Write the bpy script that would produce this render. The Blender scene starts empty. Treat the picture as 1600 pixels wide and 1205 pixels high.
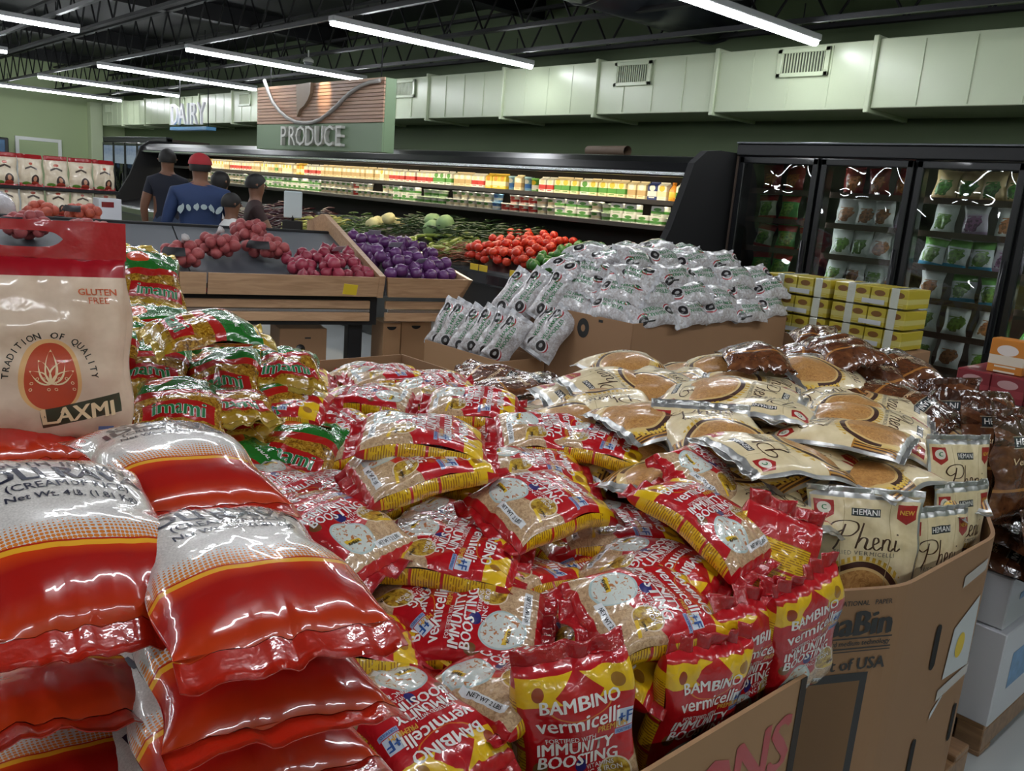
import bpy, bmesh, math, random
import numpy as np
from mathutils import Vector, Matrix, Quaternion

scene = bpy.context.scene
COL = scene.collection

# ------------------------------------------------------------------ camera, world, exposure
cam_data = bpy.data.cameras.new('camera')
cam_data.sensor_fit = 'HORIZONTAL'
cam_data.sensor_width = 36.0
cam_data.lens = 36.0 * 1327.0 / 1600.0
cam_data.clip_start = 0.05
cam_data.clip_end = 100.0
cam = bpy.data.objects.new('camera', cam_data)
COL.objects.link(cam)
def set_camera(pitch=-12.514, roll=4.608, yaw=47.435, eye=(0, 0, 1.6)):
    p, r, y = (math.radians(a) for a in (pitch, roll, yaw))
    f = Vector((-math.sin(y) * math.cos(p), math.cos(y) * math.cos(p), math.sin(p)))
    right = Vector((math.cos(y), math.sin(y), 0))
    up = right.cross(f)
    r2 = right * math.cos(r) + up * math.sin(r)
    u2 = r2.cross(f)
    m = Matrix((r2, u2, -f)).transposed().to_4x4()
    m.translation = Vector(eye)
    cam.matrix_world = m
set_camera()
scene.camera = cam

world = bpy.data.worlds.new('world')
scene.world = world
world.use_nodes = True
world.node_tree.nodes['Background'].inputs[0].default_value = (0.55, 0.6, 0.65, 1)
world.node_tree.nodes['Background'].inputs[1].default_value = 0.02
scene.view_settings.view_transform = 'Standard'
scene.view_settings.look = 'None'
scene.view_settings.exposure = 1.4
scene.view_settings.gamma = 1.0
scene.view_settings.use_curve_mapping = False

TUBE_STRENGTH = 17.0        # ceiling tubes
CASE_STRENGTH = 13.0        # strip under the canopy of the chilled case
FREEZER_STRENGTH = 9.0     # strips in the freezer mullions

# ------------------------------------------------------------------ helpers: shader graphs
def srgb(r, g, b):
    def f(c):
        c /= 255.0
        return c / 12.92 if c <= 0.04045 else ((c + 0.055) / 1.055) ** 2.4
    return (f(r), f(g), f(b), 1.0)

class Ex:
    """a shader socket with arithmetic"""
    def __init__(self, g, s): self.g, self.s = g, s
    def _m(self, op, b=None, c=None, rev=False):
        n = self.g.nt.nodes.new('ShaderNodeMath'); n.operation = op
        args = [self, b] if not rev else [b, self]
        if c is not None: args.append(c)
        for i, a in enumerate(args):
            if a is None: continue
            if isinstance(a, Ex): self.g.nt.links.new(a.s, n.inputs[i])
            else: n.inputs[i].default_value = float(a)
        return Ex(self.g, n.outputs[0])
    def __add__(self, o): return self._m('ADD', o)
    __radd__ = __add__
    def __sub__(self, o): return self._m('SUBTRACT', o)
    def __rsub__(self, o): return self._m('SUBTRACT', o, rev=True)
    def __mul__(self, o): return self._m('MULTIPLY', o)
    __rmul__ = __mul__
    def __truediv__(self, o): return self._m('DIVIDE', o)
    def gt(self, o): return self._m('GREATER_THAN', o)
    def lt(self, o): return self._m('LESS_THAN', o)
    def mn(self, o): return self._m('MINIMUM', o)
    def mx(self, o): return self._m('MAXIMUM', o)
    def abs(self): return self._m('ABSOLUTE')
    def sin(self): return self._m('SINE')
    def fract(self): return self._m('FRACT')
    def sq(self): return self._m('MULTIPLY', self)

class Graph:
    def __init__(self, name):
        self.mat = bpy.data.materials.new(name); self.mat.use_nodes = True
        self.nt = self.mat.node_tree
        self.bsdf = self.nt.nodes['Principled BSDF']
        self._tc = None
    def tc(self, out):
        if not self._tc: self._tc = self.nt.nodes.new('ShaderNodeTexCoord')
        return self._tc.outputs[out]
    def sep(self, sock):
        n = self.nt.nodes.new('ShaderNodeSeparateXYZ'); self.nt.links.new(sock, n.inputs[0])
        return tuple(Ex(self, n.outputs[i]) for i in range(3))
    def uv(self): return self.sep(self.tc('UV'))[:2]
    def noise(self, scale, detail=2.0, coord='Object', rough=0.5, stretch=None, dist=0.0):
        n = self.nt.nodes.new('ShaderNodeTexNoise')
        n.inputs['Scale'].default_value = scale; n.inputs['Detail'].default_value = detail
        n.inputs['Roughness'].default_value = rough; n.inputs['Distortion'].default_value = dist
        s = self.tc(coord)
        if stretch:
            mp = self.nt.nodes.new('ShaderNodeMapping'); mp.inputs['Scale'].default_value = stretch
            self.nt.links.new(s, mp.inputs[0]); s = mp.outputs[0]
        self.nt.links.new(s, n.inputs['Vector'])
        return Ex(self, n.outputs[0])
    def voronoi(self, scale, coord='Object', feature='F1'):
        n = self.nt.nodes.new('ShaderNodeTexVoronoi'); n.feature = feature
        n.inputs['Scale'].default_value = scale
        self.nt.links.new(self.tc(coord), n.inputs['Vector'])
        return Ex(self, n.outputs[0])
    def rand(self):
        n = self.nt.nodes.new('ShaderNodeObjectInfo'); return Ex(self, n.outputs['Random'])
    def ramp(self, x, stops):
        n = self.nt.nodes.new('ShaderNodeValToRGB'); self.nt.links.new(x.s, n.inputs[0])
        e = n.color_ramp.elements
        while len(e) < len(stops): e.new(0.5)
        for i, (p, c) in enumerate(stops): e[i].position = p; e[i].color = c
        return Ex(self, n.outputs[0])
    def mix(self, fac, a, b):
        n = self.nt.nodes.new('ShaderNodeMix'); n.data_type = 'RGBA'
        for i, x in ((0, fac), (6, a), (7, b)):
            if isinstance(x, Ex): self.nt.links.new(x.s, n.inputs[i])
            elif i == 0: n.inputs[0].default_value = x
            else: n.inputs[i].default_value = x
        return Ex(self, n.outputs[2])
    def rect(self, u, v, u0, u1, v0, v1): return u.gt(u0) * u.lt(u1) * v.gt(v0) * v.lt(v1)
    def ell(self, u, v, cu, cv, ru, rv): return (((u - cu) / ru).sq() + ((v - cv) / rv).sq()).lt(1.0)
    def set(self, **kw):
        for k, x in kw.items():
            k = k.replace('_', ' ')
            i = self.bsdf.inputs[k]
            if isinstance(x, Ex): self.nt.links.new(x.s, i)
            else: i.default_value = x
        return self
    def bump(self, h, strength=0.3, distance=0.01):
        n = self.nt.nodes.new('ShaderNodeBump'); n.inputs['Strength'].default_value = strength
        n.inputs['Distance'].default_value = distance
        self.nt.links.new(h.s, n.inputs['Height']); self.nt.links.new(n.outputs[0], self.bsdf.inputs['Normal'])
        if 'Coat Normal' in self.bsdf.inputs: self.nt.links.new(n.outputs[0], self.bsdf.inputs['Coat Normal'])
        return self
    def film(self, col, rough=0.3, coat=1.0, crink=0.35, scale=18.0, croug=0.06):
        """shiny printed plastic film with crinkles"""
        self.set(Base_Color=col, Roughness=rough, Coat_Weight=coat, Coat_Roughness=croug)
        n = self.noise(scale, 1.0, dist=.8) + self.noise(scale * 2.4, 1.0, dist=1.5) * 0.28
        return self.bump(n, crink, 0.012)

_mats = {}
def mat(name, col, rough=0.5, metal=0.0, coat=0.0, emit=None, bump=None, var=0.0, vscale=6.0, spec=None):
    if name in _mats: return _mats[name]
    g = Graph(name)
    if len(col) == 3: col = (*col, 1.0)
    c = col
    if var:
        n = g.noise(vscale, 4.0)
        dark = tuple(x * (1 - var) for x in col[:3]) + (1.0,)
        lite = tuple(min(1, x * (1 + var)) for x in col[:3]) + (1.0,)
        c = g.mix(n, dark, lite)
    g.set(Base_Color=c, Roughness=rough, Metallic=metal, Coat_Weight=coat)
    if spec is not None: g.set(Specular_IOR_Level=spec)
    if emit: g.set(Emission_Color=(*emit[0], 1.0), Emission_Strength=emit[1])
    if bump: g.bump(g.noise(bump[0], 3.0), bump[1], 0.01)
    _mats[name] = g.mat
    return g.mat

# ------------------------------------------------------------------ helpers: objects and meshes
def tag(o, label=None, cat=None, group=None, kind=None):
    if label: o['label'] = label
    if cat: o['category'] = cat
    if group: o['group'] = group
    if kind: o['kind'] = kind
    return o

def empty(name, loc=(0, 0, 0), rz=0.0, label=None, cat=None, group=None, kind=None):
    o = bpy.data.objects.new(name, None); COL.objects.link(o)
    o.empty_display_size = 0.05
    o.location = loc; o.rotation_euler = (0, 0, rz)
    return tag(o, label, cat, group, kind)

def link(name, me, m=None, parent=None, loc=None, rot=None):
    o = bpy.data.objects.new(name, me); COL.objects.link(o)
    if m is not None and not me.materials:
        for x in (m if isinstance(m, (list, tuple)) else [m]): me.materials.append(x)
    if parent: o.parent = parent
    if loc is not None: o.location = loc
    if rot is not None: o.rotation_euler = rot
    return o

class MB:
    """collects shapes into one mesh"""
    def __init__(self): self.v, self.f, self.s, self.mi = [], [], [], []
    def add(self, vs, fs, smooth=False, mi=0):
        o = len(self.v)
        self.v += [tuple(p) for p in vs]
        self.f += [tuple(i + o for i in f) for f in fs]
        self.s += [smooth] * len(fs); self.mi += [mi] * len(fs)
        return self
    def box(self, x0, x1, y0, y1, z0, z1, mi=0):
        vs = [(x, y, z) for z in (z0, z1) for y in (y0, y1) for x in (x0, x1)]
        return self.add(vs, [(0, 2, 3, 1), (4, 5, 7, 6), (0, 1, 5, 4), (2, 6, 7, 3), (0, 4, 6, 2), (1, 3, 7, 5)], mi=mi)
    def cbox(self, x0, x1, y0, y1, z0, z1, c=0.003, mi=0):
        """box with chamfered edges"""
        c = min(c, (x1 - x0) * .45, (y1 - y0) * .45, (z1 - z0) * .45)
        bm = bmesh.new(); bmesh.ops.create_cube(bm, size=1.0)
        for v in bm.verts:
            v.co = Vector((x0 + (v.co.x + .5) * (x1 - x0), y0 + (v.co.y + .5) * (y1 - y0), z0 + (v.co.z + .5) * (z1 - z0)))
        bmesh.ops.bevel(bm, geom=bm.edges[:], offset=c, segments=1, affect='EDGES', profile=.5)
        self.add([v.co[:] for v in bm.verts], [[v.index for v in f.verts] for f in bm.faces], mi=mi) if not bm.verts.index_update() else None
        bm.free(); return self
    def prism(self, pts, z0, z1, mi=0, cap=True):
        n = len(pts)
        vs = [(x, y, z0) for x, y in pts] + [(x, y, z1) for x, y in pts]
        fs = [(i, (i + 1) % n, n + (i + 1) % n, n + i) for i in range(n)]
        if cap: fs += [tuple(range(n))[::-1], tuple(range(n, 2 * n))]
        return self.add(vs, fs, mi=mi)
    def tube(self, pts, r, seg=8, mi=0, cap=True):
        pts = [Vector(p) for p in pts]
        rs = r if isinstance(r, (list, tuple)) else [r] * len(pts)
        vs, fs = [], []
        for i, p in enumerate(pts):
            d = (pts[min(i + 1, len(pts) - 1)] - pts[max(i - 1, 0)]).normalized()
            a = Vector((0, 0, 1)) if abs(d.z) < .9 else Vector((1, 0, 0))
            x = d.cross(a).normalized(); y = d.cross(x)
            for k in range(seg):
                t = 2 * math.pi * k / seg
                vs.append(p + (x * math.cos(t) + y * math.sin(t)) * rs[i])
        for i in range(len(pts) - 1):
            for k in range(seg):
                a, b = i * seg + k, i * seg + (k + 1) % seg
                fs.append((a, b, b + seg, a + seg))
        if cap:
            fs.append(tuple(range(seg))[::-1]); fs.append(tuple(range((len(pts) - 1) * seg, len(pts) * seg)))
        return self.add(vs, fs, smooth=True, mi=mi)
    def lathe(self, prof, seg=16, c=(0, 0), mi=0):
        vs = [(c[0] + r * math.cos(2 * math.pi * k / seg), c[1] + r * math.sin(2 * math.pi * k / seg), z) for r, z in prof for k in range(seg)]
        fs = [(i * seg + k, i * seg + (k + 1) % seg, (i + 1) * seg + (k + 1) % seg, (i + 1) * seg + k) for i in range(len(prof) - 1) for k in range(seg)]
        fs.append(tuple(range(seg))[::-1]); fs.append(tuple(range((len(prof) - 1) * seg, len(prof) * seg)))
        return self.add(vs, fs, smooth=True, mi=mi)
    def xform(self, m):
        self.v = [tuple(m @ Vector(p)) for p in self.v]; return self
    def mesh(self, name):
        me = bpy.data.meshes.new(name); me.from_pydata(self.v, [], self.f)
        me.polygons.foreach_set('use_smooth', self.s); me.polygons.foreach_set('material_index', self.mi)
        me.update(); return me
    def build(self, name, m, parent=None, loc=None, rot=None):
        return link(name, self.mesh(name), m, parent, loc, rot)

def structure(o): o['kind'] = 'structure'; return o

def copy_tree(o, parent=None):
    c = o.copy(); COL.objects.link(c); c.parent = parent
    for ch in list(o.children): copy_tree(ch, c)
    return c

ORD = ['', 'first', 'second', 'third', 'fourth', 'fifth', 'sixth', 'seventh', 'eighth', 'ninth', 'tenth', 'eleventh', 'twelfth',
       'thirteenth', 'fourteenth', 'fifteenth', 'sixteenth', 'seventeenth', 'eighteenth', 'nineteenth', 'twentieth']
def nth(n):
    if n < len(ORD): return ORD[n]
    suf = 'th' if 10 <= n % 100 <= 20 else {1: 'st', 2: 'nd', 3: 'rd'}.get(n % 10, 'th')
    return '%d%s' % (n, suf)

# ------------------------------------------------------------------ helpers: lettering
_txt = {}
def text2d(s, h=1.0, bold=0.0, shear=0.0, align='CENTER', spacing=1.0):
    """flat lettering: (n,2) points centred on the origin (cap height about 0.7 h) and faces"""
    key = (s, bold, shear, align, spacing)
    if key not in _txt:
        cu = bpy.data.curves.new('t', 'FONT'); cu.body = s; cu.size = 1.0; cu.shear = shear
        cu.align_x = align; cu.align_y = 'CENTER'; cu.resolution_u = 2; cu.space_character = spacing
        ob = bpy.data.objects.new('t', cu)
        me = bpy.data.meshes.new_from_object(ob)
        co = np.zeros(len(me.vertices) * 3); me.vertices.foreach_get('co', co)
        v0, f0 = co.reshape(-1, 3)[:, :2].copy(), [tuple(p.vertices) for p in me.polygons]
        lift = np.zeros(len(v0))
        if bold:   # heavier strokes: the letters laid three times with a small shift
            v0, f0 = np.concatenate([v0 + [d, e] for d, e in ((0, 0), (bold * 1.6, bold * .5), (-bold * 1.6, -bold * .5))]), [tuple(i + k * len(v0) for i in q) for k in range(3) for q in f0]
            lift = np.repeat([0.0, .00012, .00024], len(v0) // 3)
        _txt[key] = (np.column_stack([v0, lift]), f0)
        bpy.data.meshes.remove(me); bpy.data.objects.remove(ob); bpy.data.curves.remove(cu)
    v, f = _txt[key]
    return v * [h, h, 1], f      # third column: how far each layer of strokes stands off the surface

def arc_text(s, h, cx, cy, r, a0, a1, bold=0.0):
    """letters along an arc from angle a0 to a1 (degrees, clockwise reading)"""
    vs, fs, o = [], [], 0
    for i, ch in enumerate(s):
        if ch == ' ': continue
        a = math.radians(a0 + (a1 - a0) * i / max(1, len(s) - 1))
        v, f = text2d(ch, h, bold)
        t = a - math.pi / 2
        R = np.array([[math.cos(t), -math.sin(t)], [math.sin(t), math.cos(t)]])
        vs.append(v[:, :2] @ R.T + [cx + r * math.cos(a), cy + r * math.sin(a)])
        fs += [tuple(k + o for k in q) for q in f]; o += len(v)
    return np.concatenate(vs), fs

def flat_text(name, s, h, m, parent, origin, xdir, ydir, bold=0.0, depth=0.0, shear=0.0, align='CENTER', spacing=1.0):
    """lettering lying on a plane"""
    v, f = text2d(s, h, bold, shear, align, spacing)
    X, Y, O = Vector(xdir).normalized(), Vector(ydir).normalized(), Vector(origin)
    N = X.cross(Y)
    mb = MB()
    if depth <= 0:
        mb.add([O + X * a + Y * b + N * c for a, b, c in v], f)
    else:
        n = len(v)
        vs = [O + X * a + Y * b + N * depth for a, b, c in v] + [O + X * a + Y * b for a, b, c in v]
        edges = {}
        for q in f:
            for i in range(len(q)):
                e = (q[i], q[(i + 1) % len(q)])
                edges[e] = 1
        side = [(b, a, a + n, b + n) for a, b in edges if (b, a) not in edges]
        mb.add(vs, list(f) + side)
    return mb.build(name, m, parent)
# ------------------------------------------------------------------ soft bags
def bag_geometry(S, seed, bx=0.0, by=0.0, fill=1.0, twist=0.0):
    """returns verts, faces, per-loop uv, material index, seals [(verts, faces)]"""
    rng = np.random.default_rng(seed)
    W, L, T = S['W'], S['L'], S['T'] * fill
    nf, ny, nb = S.get('nf', 22), S.get('ny', 30), S.get('nb', 6)
    zs = S.get('gusset', 0.0); m = S.get('m', 2.6)
    lump, wr = S.get('lump', .003), S.get('wrinkle', .004)
    vv = np.linspace(0, 1, ny + 1); vv = .5 - .5 * np.cos(np.pi * vv) * .35 - (.5 - vv) * .65
    e = np.abs(2 * vv - 1)
    h = T / 2 * np.maximum(0, 1 - e ** S.get('p', 2.8)) ** .55 + .0008
    w = W * (1 - S.get('waist', .07) * (1 - e ** 3))
    y = (vv - .5) * L * (1 - .03 * fill)
    xs = np.linspace(-1, 1, nf + 1)
    dome = np.maximum(0, 1 - np.abs(xs) ** m) ** (1 / m)
    k = [(rng.uniform(-1, 1) * 2 * np.pi / rng.uniform(.05, .16), rng.uniform(-1, 1) * 2 * np.pi / rng.uniform(.05, .16), rng.uniform(0, 6.28), rng.uniform(.4, 1)) for _ in range(7)]
    kw = [(rng.integers(3, 9), rng.uniform(0, 6.28), rng.uniform(.4, 1)) for _ in range(3)]
    kc = rng.uniform(-1, 1, 4)
    def warp(X, Y, Z, inner):
        d = np.minimum(np.abs(Y + L / 2), np.abs(Y - L / 2))
        wz = sum(a * np.sin(p * X + q * Y + r) for p, q, r, a in k) * lump * .45 * inner
        we = sum(a * np.sin(2 * np.pi * n * X / W + r + Y * 30) for n, r, a in kw) * wr * .5 * np.exp(-d / .035)
        cor = (kc[0] * (X / W + .5) * (Y / L + .5) + kc[1] * (.5 - X / W) * (Y / L + .5) + kc[2] * (X / W + .5) * (.5 - Y / L) + kc[3] * (.5 - X / W) * (.5 - Y / L)) * S.get('corner', .008)
        Z2 = Z + wz + we + cor - bx * X ** 2 - by * Y ** 2 + twist * X * Y
        X2 = X + S.get('wob', .004) * np.sin(Y * 40 + k[0][2]) * np.sign(X)
        return np.stack([X2, Y, Z2], -1)
    inner = (1 - e ** 4)[:, None]
    X = w[:, None] / 2 * xs[None]; Y = np.repeat(y[:, None], nf + 1, 1)
    F = warp(X, Y, h[:, None] * (zs + (1 - zs) * dome)[None], inner * np.ones_like(X))
    xb = np.linspace(1, -1, nb + 1)
    domb = np.maximum(0, 1 - np.abs(xb) ** m) ** (1 / m)
    Xb = w[:, None] / 2 * xb[None]; Yb = np.repeat(y[:, None], nb + 1, 1)
    B = warp(Xb, Yb, -h[:, None] * (zs + (1 - zs) * domb)[None] * .85, 0 * Xb)
    verts, faces, uvs = [], [], []
    def grid(Pg, us, flip=False):
        o = len(verts); n = Pg.shape[1]
        verts.extend(map(tuple, Pg.reshape(-1, 3)))
        for j in range(ny):
            for i in range(n - 1):
                a = o + j * n + i
                faces.append((a, a + 1, a + n + 1, a + n))
                uvs.extend([(us[i], vv[j]), (us[i + 1], vv[j]), (us[i + 1], vv[j + 1]), (us[i], vv[j + 1])])
    grid(F, (xs + 1) / 2)
    if zs > 0:
        ns = 4; ts = np.linspace(1, -1, ns + 1)
        for sgn in (1, -1):
            bulge = (1 - ts ** 2) * .035 * W
            Xs = sgn * (w[:, None] / 2 + bulge[None] * (1 - e[:, None] ** 3))
            lo = np.where(ts < 0, .85, 1.0)
            Sd = warp(np.repeat(w[:, None] / 2 * sgn, ns + 1, 1), np.repeat(y[:, None], ns + 1, 1), h[:, None] * zs * (ts * lo)[None], 0 * Xs)
            Sd[..., 0] += Xs - w[:, None] / 2 * sgn
            tt = 1.0 + (1 - ts) / 2 * .5 if sgn > 0 else -(1 - ts) / 2 * .5
            if sgn > 0: grid(Sd, tt)
            else: grid(Sd[:, ::-1], tt[::-1])
    grid(B, 2 + (1 - xb) / 2)
    N = np.cross(np.gradient(F, axis=1), np.gradient(F, axis=0)); N /= np.linalg.norm(N, axis=2, keepdims=True) + 1e-12
    seals = []
    for end, ln in ((0, S.get('seal_bottom', .018)), (ny, S.get('seal_top', .018))):
        if ln <= 0: continue
        sg = -1 if end == 0 else 1
        mid = (F[end] + B[end][::-1][np.linspace(0, nb, nf + 1).astype(int)]) / 2
        mid = F[end].copy(); mid[:, 2] -= .0008
        dr = rng.uniform(-.25, .35) + S.get('droop', .2); ph = rng.uniform(0, 6.28, 3); fr = rng.integers(2, 6)
        rows = []
        for t in (0, .35, .7, 1.0):
            q = mid.copy(); q[:, 1] += sg * ln * t; q[:, 2] -= ln * t * dr
            q[:, 2] += t * S.get('ruffle', .004) * (np.sin(xs * fr * 2 + ph[0]) + .5 * np.sin(xs * 9 + ph[1]))
            q[:, 0] *= 1 + .01 * t
            rows.append(q)
        R_ = np.array(rows); lo = R_.copy(); lo[..., 2] -= .0012
        n = nf + 1
        sv = [tuple(p) for p in R_.reshape(-1, 3)] + [tuple(p) for p in lo.reshape(-1, 3)]; off = 4 * n
        sf = []
        for j in range(3):
            for i in range(nf):
                a = j * n + i
                q = (a, a + 1, a + n + 1, a + n) if sg > 0 else (a + n, a + n + 1, a + 1, a)
                sf.append(q); sf.append(tuple(off + x for x in q[::-1]))
        for i in range(nf):
            a = 3 * n + i; sf.append((a, a + 1, a + 1 + off, a + off))
        for i in (0, nf):
            for j in range(3):
                a = j * n + i; sf.append((a, a + n, a + n + off, a + off))
        seals.append((sv, sf))
    return verts, faces, uvs, F, N, xs, vv, seals

def drape(F, N, vv, pts, off):
    """(u,v) -> point on the front grid"""
    ny, nx = F.shape[0] - 1, F.shape[1] - 1
    u = np.clip(pts[:, 0], .004, .996); v = np.clip(pts[:, 1], .004, .996)
    fj = np.interp(v, vv, np.arange(ny + 1)); j = np.minimum(fj.astype(int), ny - 1); b = (fj - j)[:, None]
    fi = u * nx; i = np.minimum(fi.astype(int), nx - 1); a = (fi - i)[:, None]
    P = (F[j, i] * (1 - a) + F[j, i + 1] * a) * (1 - b) + (F[j + 1, i] * (1 - a) + F[j + 1, i + 1] * a) * b
    Q = (N[j, i] * (1 - a) + N[j, i + 1] * a) * (1 - b) + (N[j + 1, i] * (1 - a) + N[j + 1, i + 1] * a) * b
    return P + Q * off

def bag_mesh(name, S, seed, decals=True, **kw):
    verts, faces, uvs, F, N, xs, vv, seals = bag_geometry(S, seed, **kw)
    mi = [0] * len(faces)
    if decals:
        for lay, (pts, fs, k) in enumerate(S.get('decals', [])):
            p = np.stack([pts[:, 0] / S['W'] + .5, pts[:, 1] / S['L'] + .5], 1)
            q = drape(F, N, vv, p, (.0008 + .00025 * S['layer'][lay] + S['lift'][lay])[:, None])
            o = len(verts); verts.extend(map(tuple, q))
            for f in fs:
                faces.append(tuple(o + x for x in f)); mi.append(k); uvs.extend([(p[x, 0], p[x, 1]) for x in f])
    me = bpy.data.meshes.new(name); me.from_pydata(verts, [], faces)
    me.uv_layers.new(name='UVMap').data.foreach_set('uv', np.array(uvs, float).ravel())
    me.polygons.foreach_set('use_smooth', [True] * len(faces)); me.polygons.foreach_set('material_index', mi)
    for m_ in S['mats']: me.materials.append(m_)
    me.update()
    sms = []
    for sv, sf in seals:
        sm = bpy.data.meshes.new('end_seal'); sm.from_pydata(sv, [], sf); sm.polygons.foreach_set('use_smooth', [True] * len(sf))
        sm.materials.append(S['seal_mat']); sm.update(); sms.append(sm)
    return me, sms

def place_bag(S, pose, seed=0, label=None, group=None, pre=None, **kw):
    me, sms = pre if pre else bag_mesh(S['name'], S, seed, **kw)
    o = link(S['name'], me)
    o.location = pose[:3]; o.rotation_mode = 'QUATERNION'; o.rotation_quaternion = pose[3:7]
    for sm in sms: link('end_seal', sm, parent=o)
    return tag(o, label, S['cat'], group or S.get('group'))

def quat_from(up, n):
    n = Vector(n).normalized(); up = Vector(up); up = (up - n * up.dot(n)).normalized(); x = up.cross(n)
    return tuple(Matrix((x, up, n)).transposed().to_quaternion())

def dec(S, *items):
    S['decals'], S['layer'], S['lift'] = [], [], []
    for it in items:
        (v, f), x, y, k = it[:4]; dz = v[:, 2] if v.shape[1] == 3 else np.zeros(len(v)); v = v[:, :2]; lay = it[4] if len(it) > 4 else 0; rot = it[5] if len(it) > 5 else 0
        if rot:
            c, s = math.cos(rot), math.sin(rot); v = v @ np.array([[c, s], [-s, c]])
        S['decals'].append((v + [x, y], f, k)); S['layer'].append(lay); S.setdefault('lift', []).append(dz)

def strokes(paths, h, w):
    """pen-drawn lettering: smooth ribbons through the given points"""
    V_, F_, o = [], [], 0
    for pts in paths:
        P = [np.array(p, float) for p in pts]; P = [2 * P[0] - P[1]] + P + [2 * P[-1] - P[-2]]; c = []
        for i in range(1, len(P) - 2):
            for t in np.linspace(0, 1, 7)[:-1]:
                c.append(.5 * (2 * P[i] + (P[i + 1] - P[i - 1]) * t + (2 * P[i - 1] - 5 * P[i] + 4 * P[i + 1] - P[i + 2]) * t * t + (3 * P[i] - P[i - 1] - 3 * P[i + 1] + P[i + 2]) * t ** 3))
        c.append(P[-2]); c = np.array(c); d = np.gradient(c, axis=0); d /= np.linalg.norm(d, axis=1, keepdims=True) + 1e-9
        n = np.stack([-d[:, 1], d[:, 0]], 1); ww = w * (.45 + .75 * np.abs(d[:, 1]))[:, None]
        V_.append(np.concatenate([c + n * ww, c - n * ww])); k = len(c)
        F_ += [(o + i + k, o + i + 1 + k, o + i + 1, o + i) for i in range(k - 1)]; o += 2 * k
    V_ = np.concatenate(V_); V_ -= (V_.max(0) + V_.min(0)) / 2
    return V_ * h, F_
PHENI_PEN = [[(.38, 1.0), (.30, .6), (.18, .15), (.02, -.1)], [(.3, .75), (.02, .62), (-.22, .8), (-.05, 1.05), (.4, 1.15), (.85, 1.08), (.95, .8), (.7, .55), (.32, .5)],
             [(1.16, 1.1), (1.05, .5), (.95, .0)], [(.98, .2), (1.15, .46), (1.32, .42), (1.26, .08), (1.36, 0), (1.5, .12)],
             [(1.5, .2), (1.74, .34), (1.72, .5), (1.58, .46), (1.52, .15), (1.65, 0), (1.86, .14)], [(1.96, .46), (1.88, .0)], [(1.9, .2), (2.07, .46), (2.22, .42), (2.16, .06), (2.26, 0), (2.38, .12)],
             [(2.48, .46), (2.42, .08), (2.5, 0), (2.64, .12)], [(2.55, .66), (2.57, .72)]]
INK = {n: mat('ink_' + n, c, .35, coat=.6) for n, c in dict(
    white=srgb(235, 232, 228), gold=srgb(214, 160, 60), blue=srgb(40, 80, 150), navy=srgb(22, 24, 48), black=srgb(22, 20, 20), red=srgb(178, 24, 30),
    brown=srgb(66, 38, 22), green=srgb(20, 120, 62), grey=srgb(120, 116, 108), orange=srgb(196, 84, 40), darkred=srgb(120, 22, 24), cream=srgb(240, 214, 170)).items()}

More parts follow.
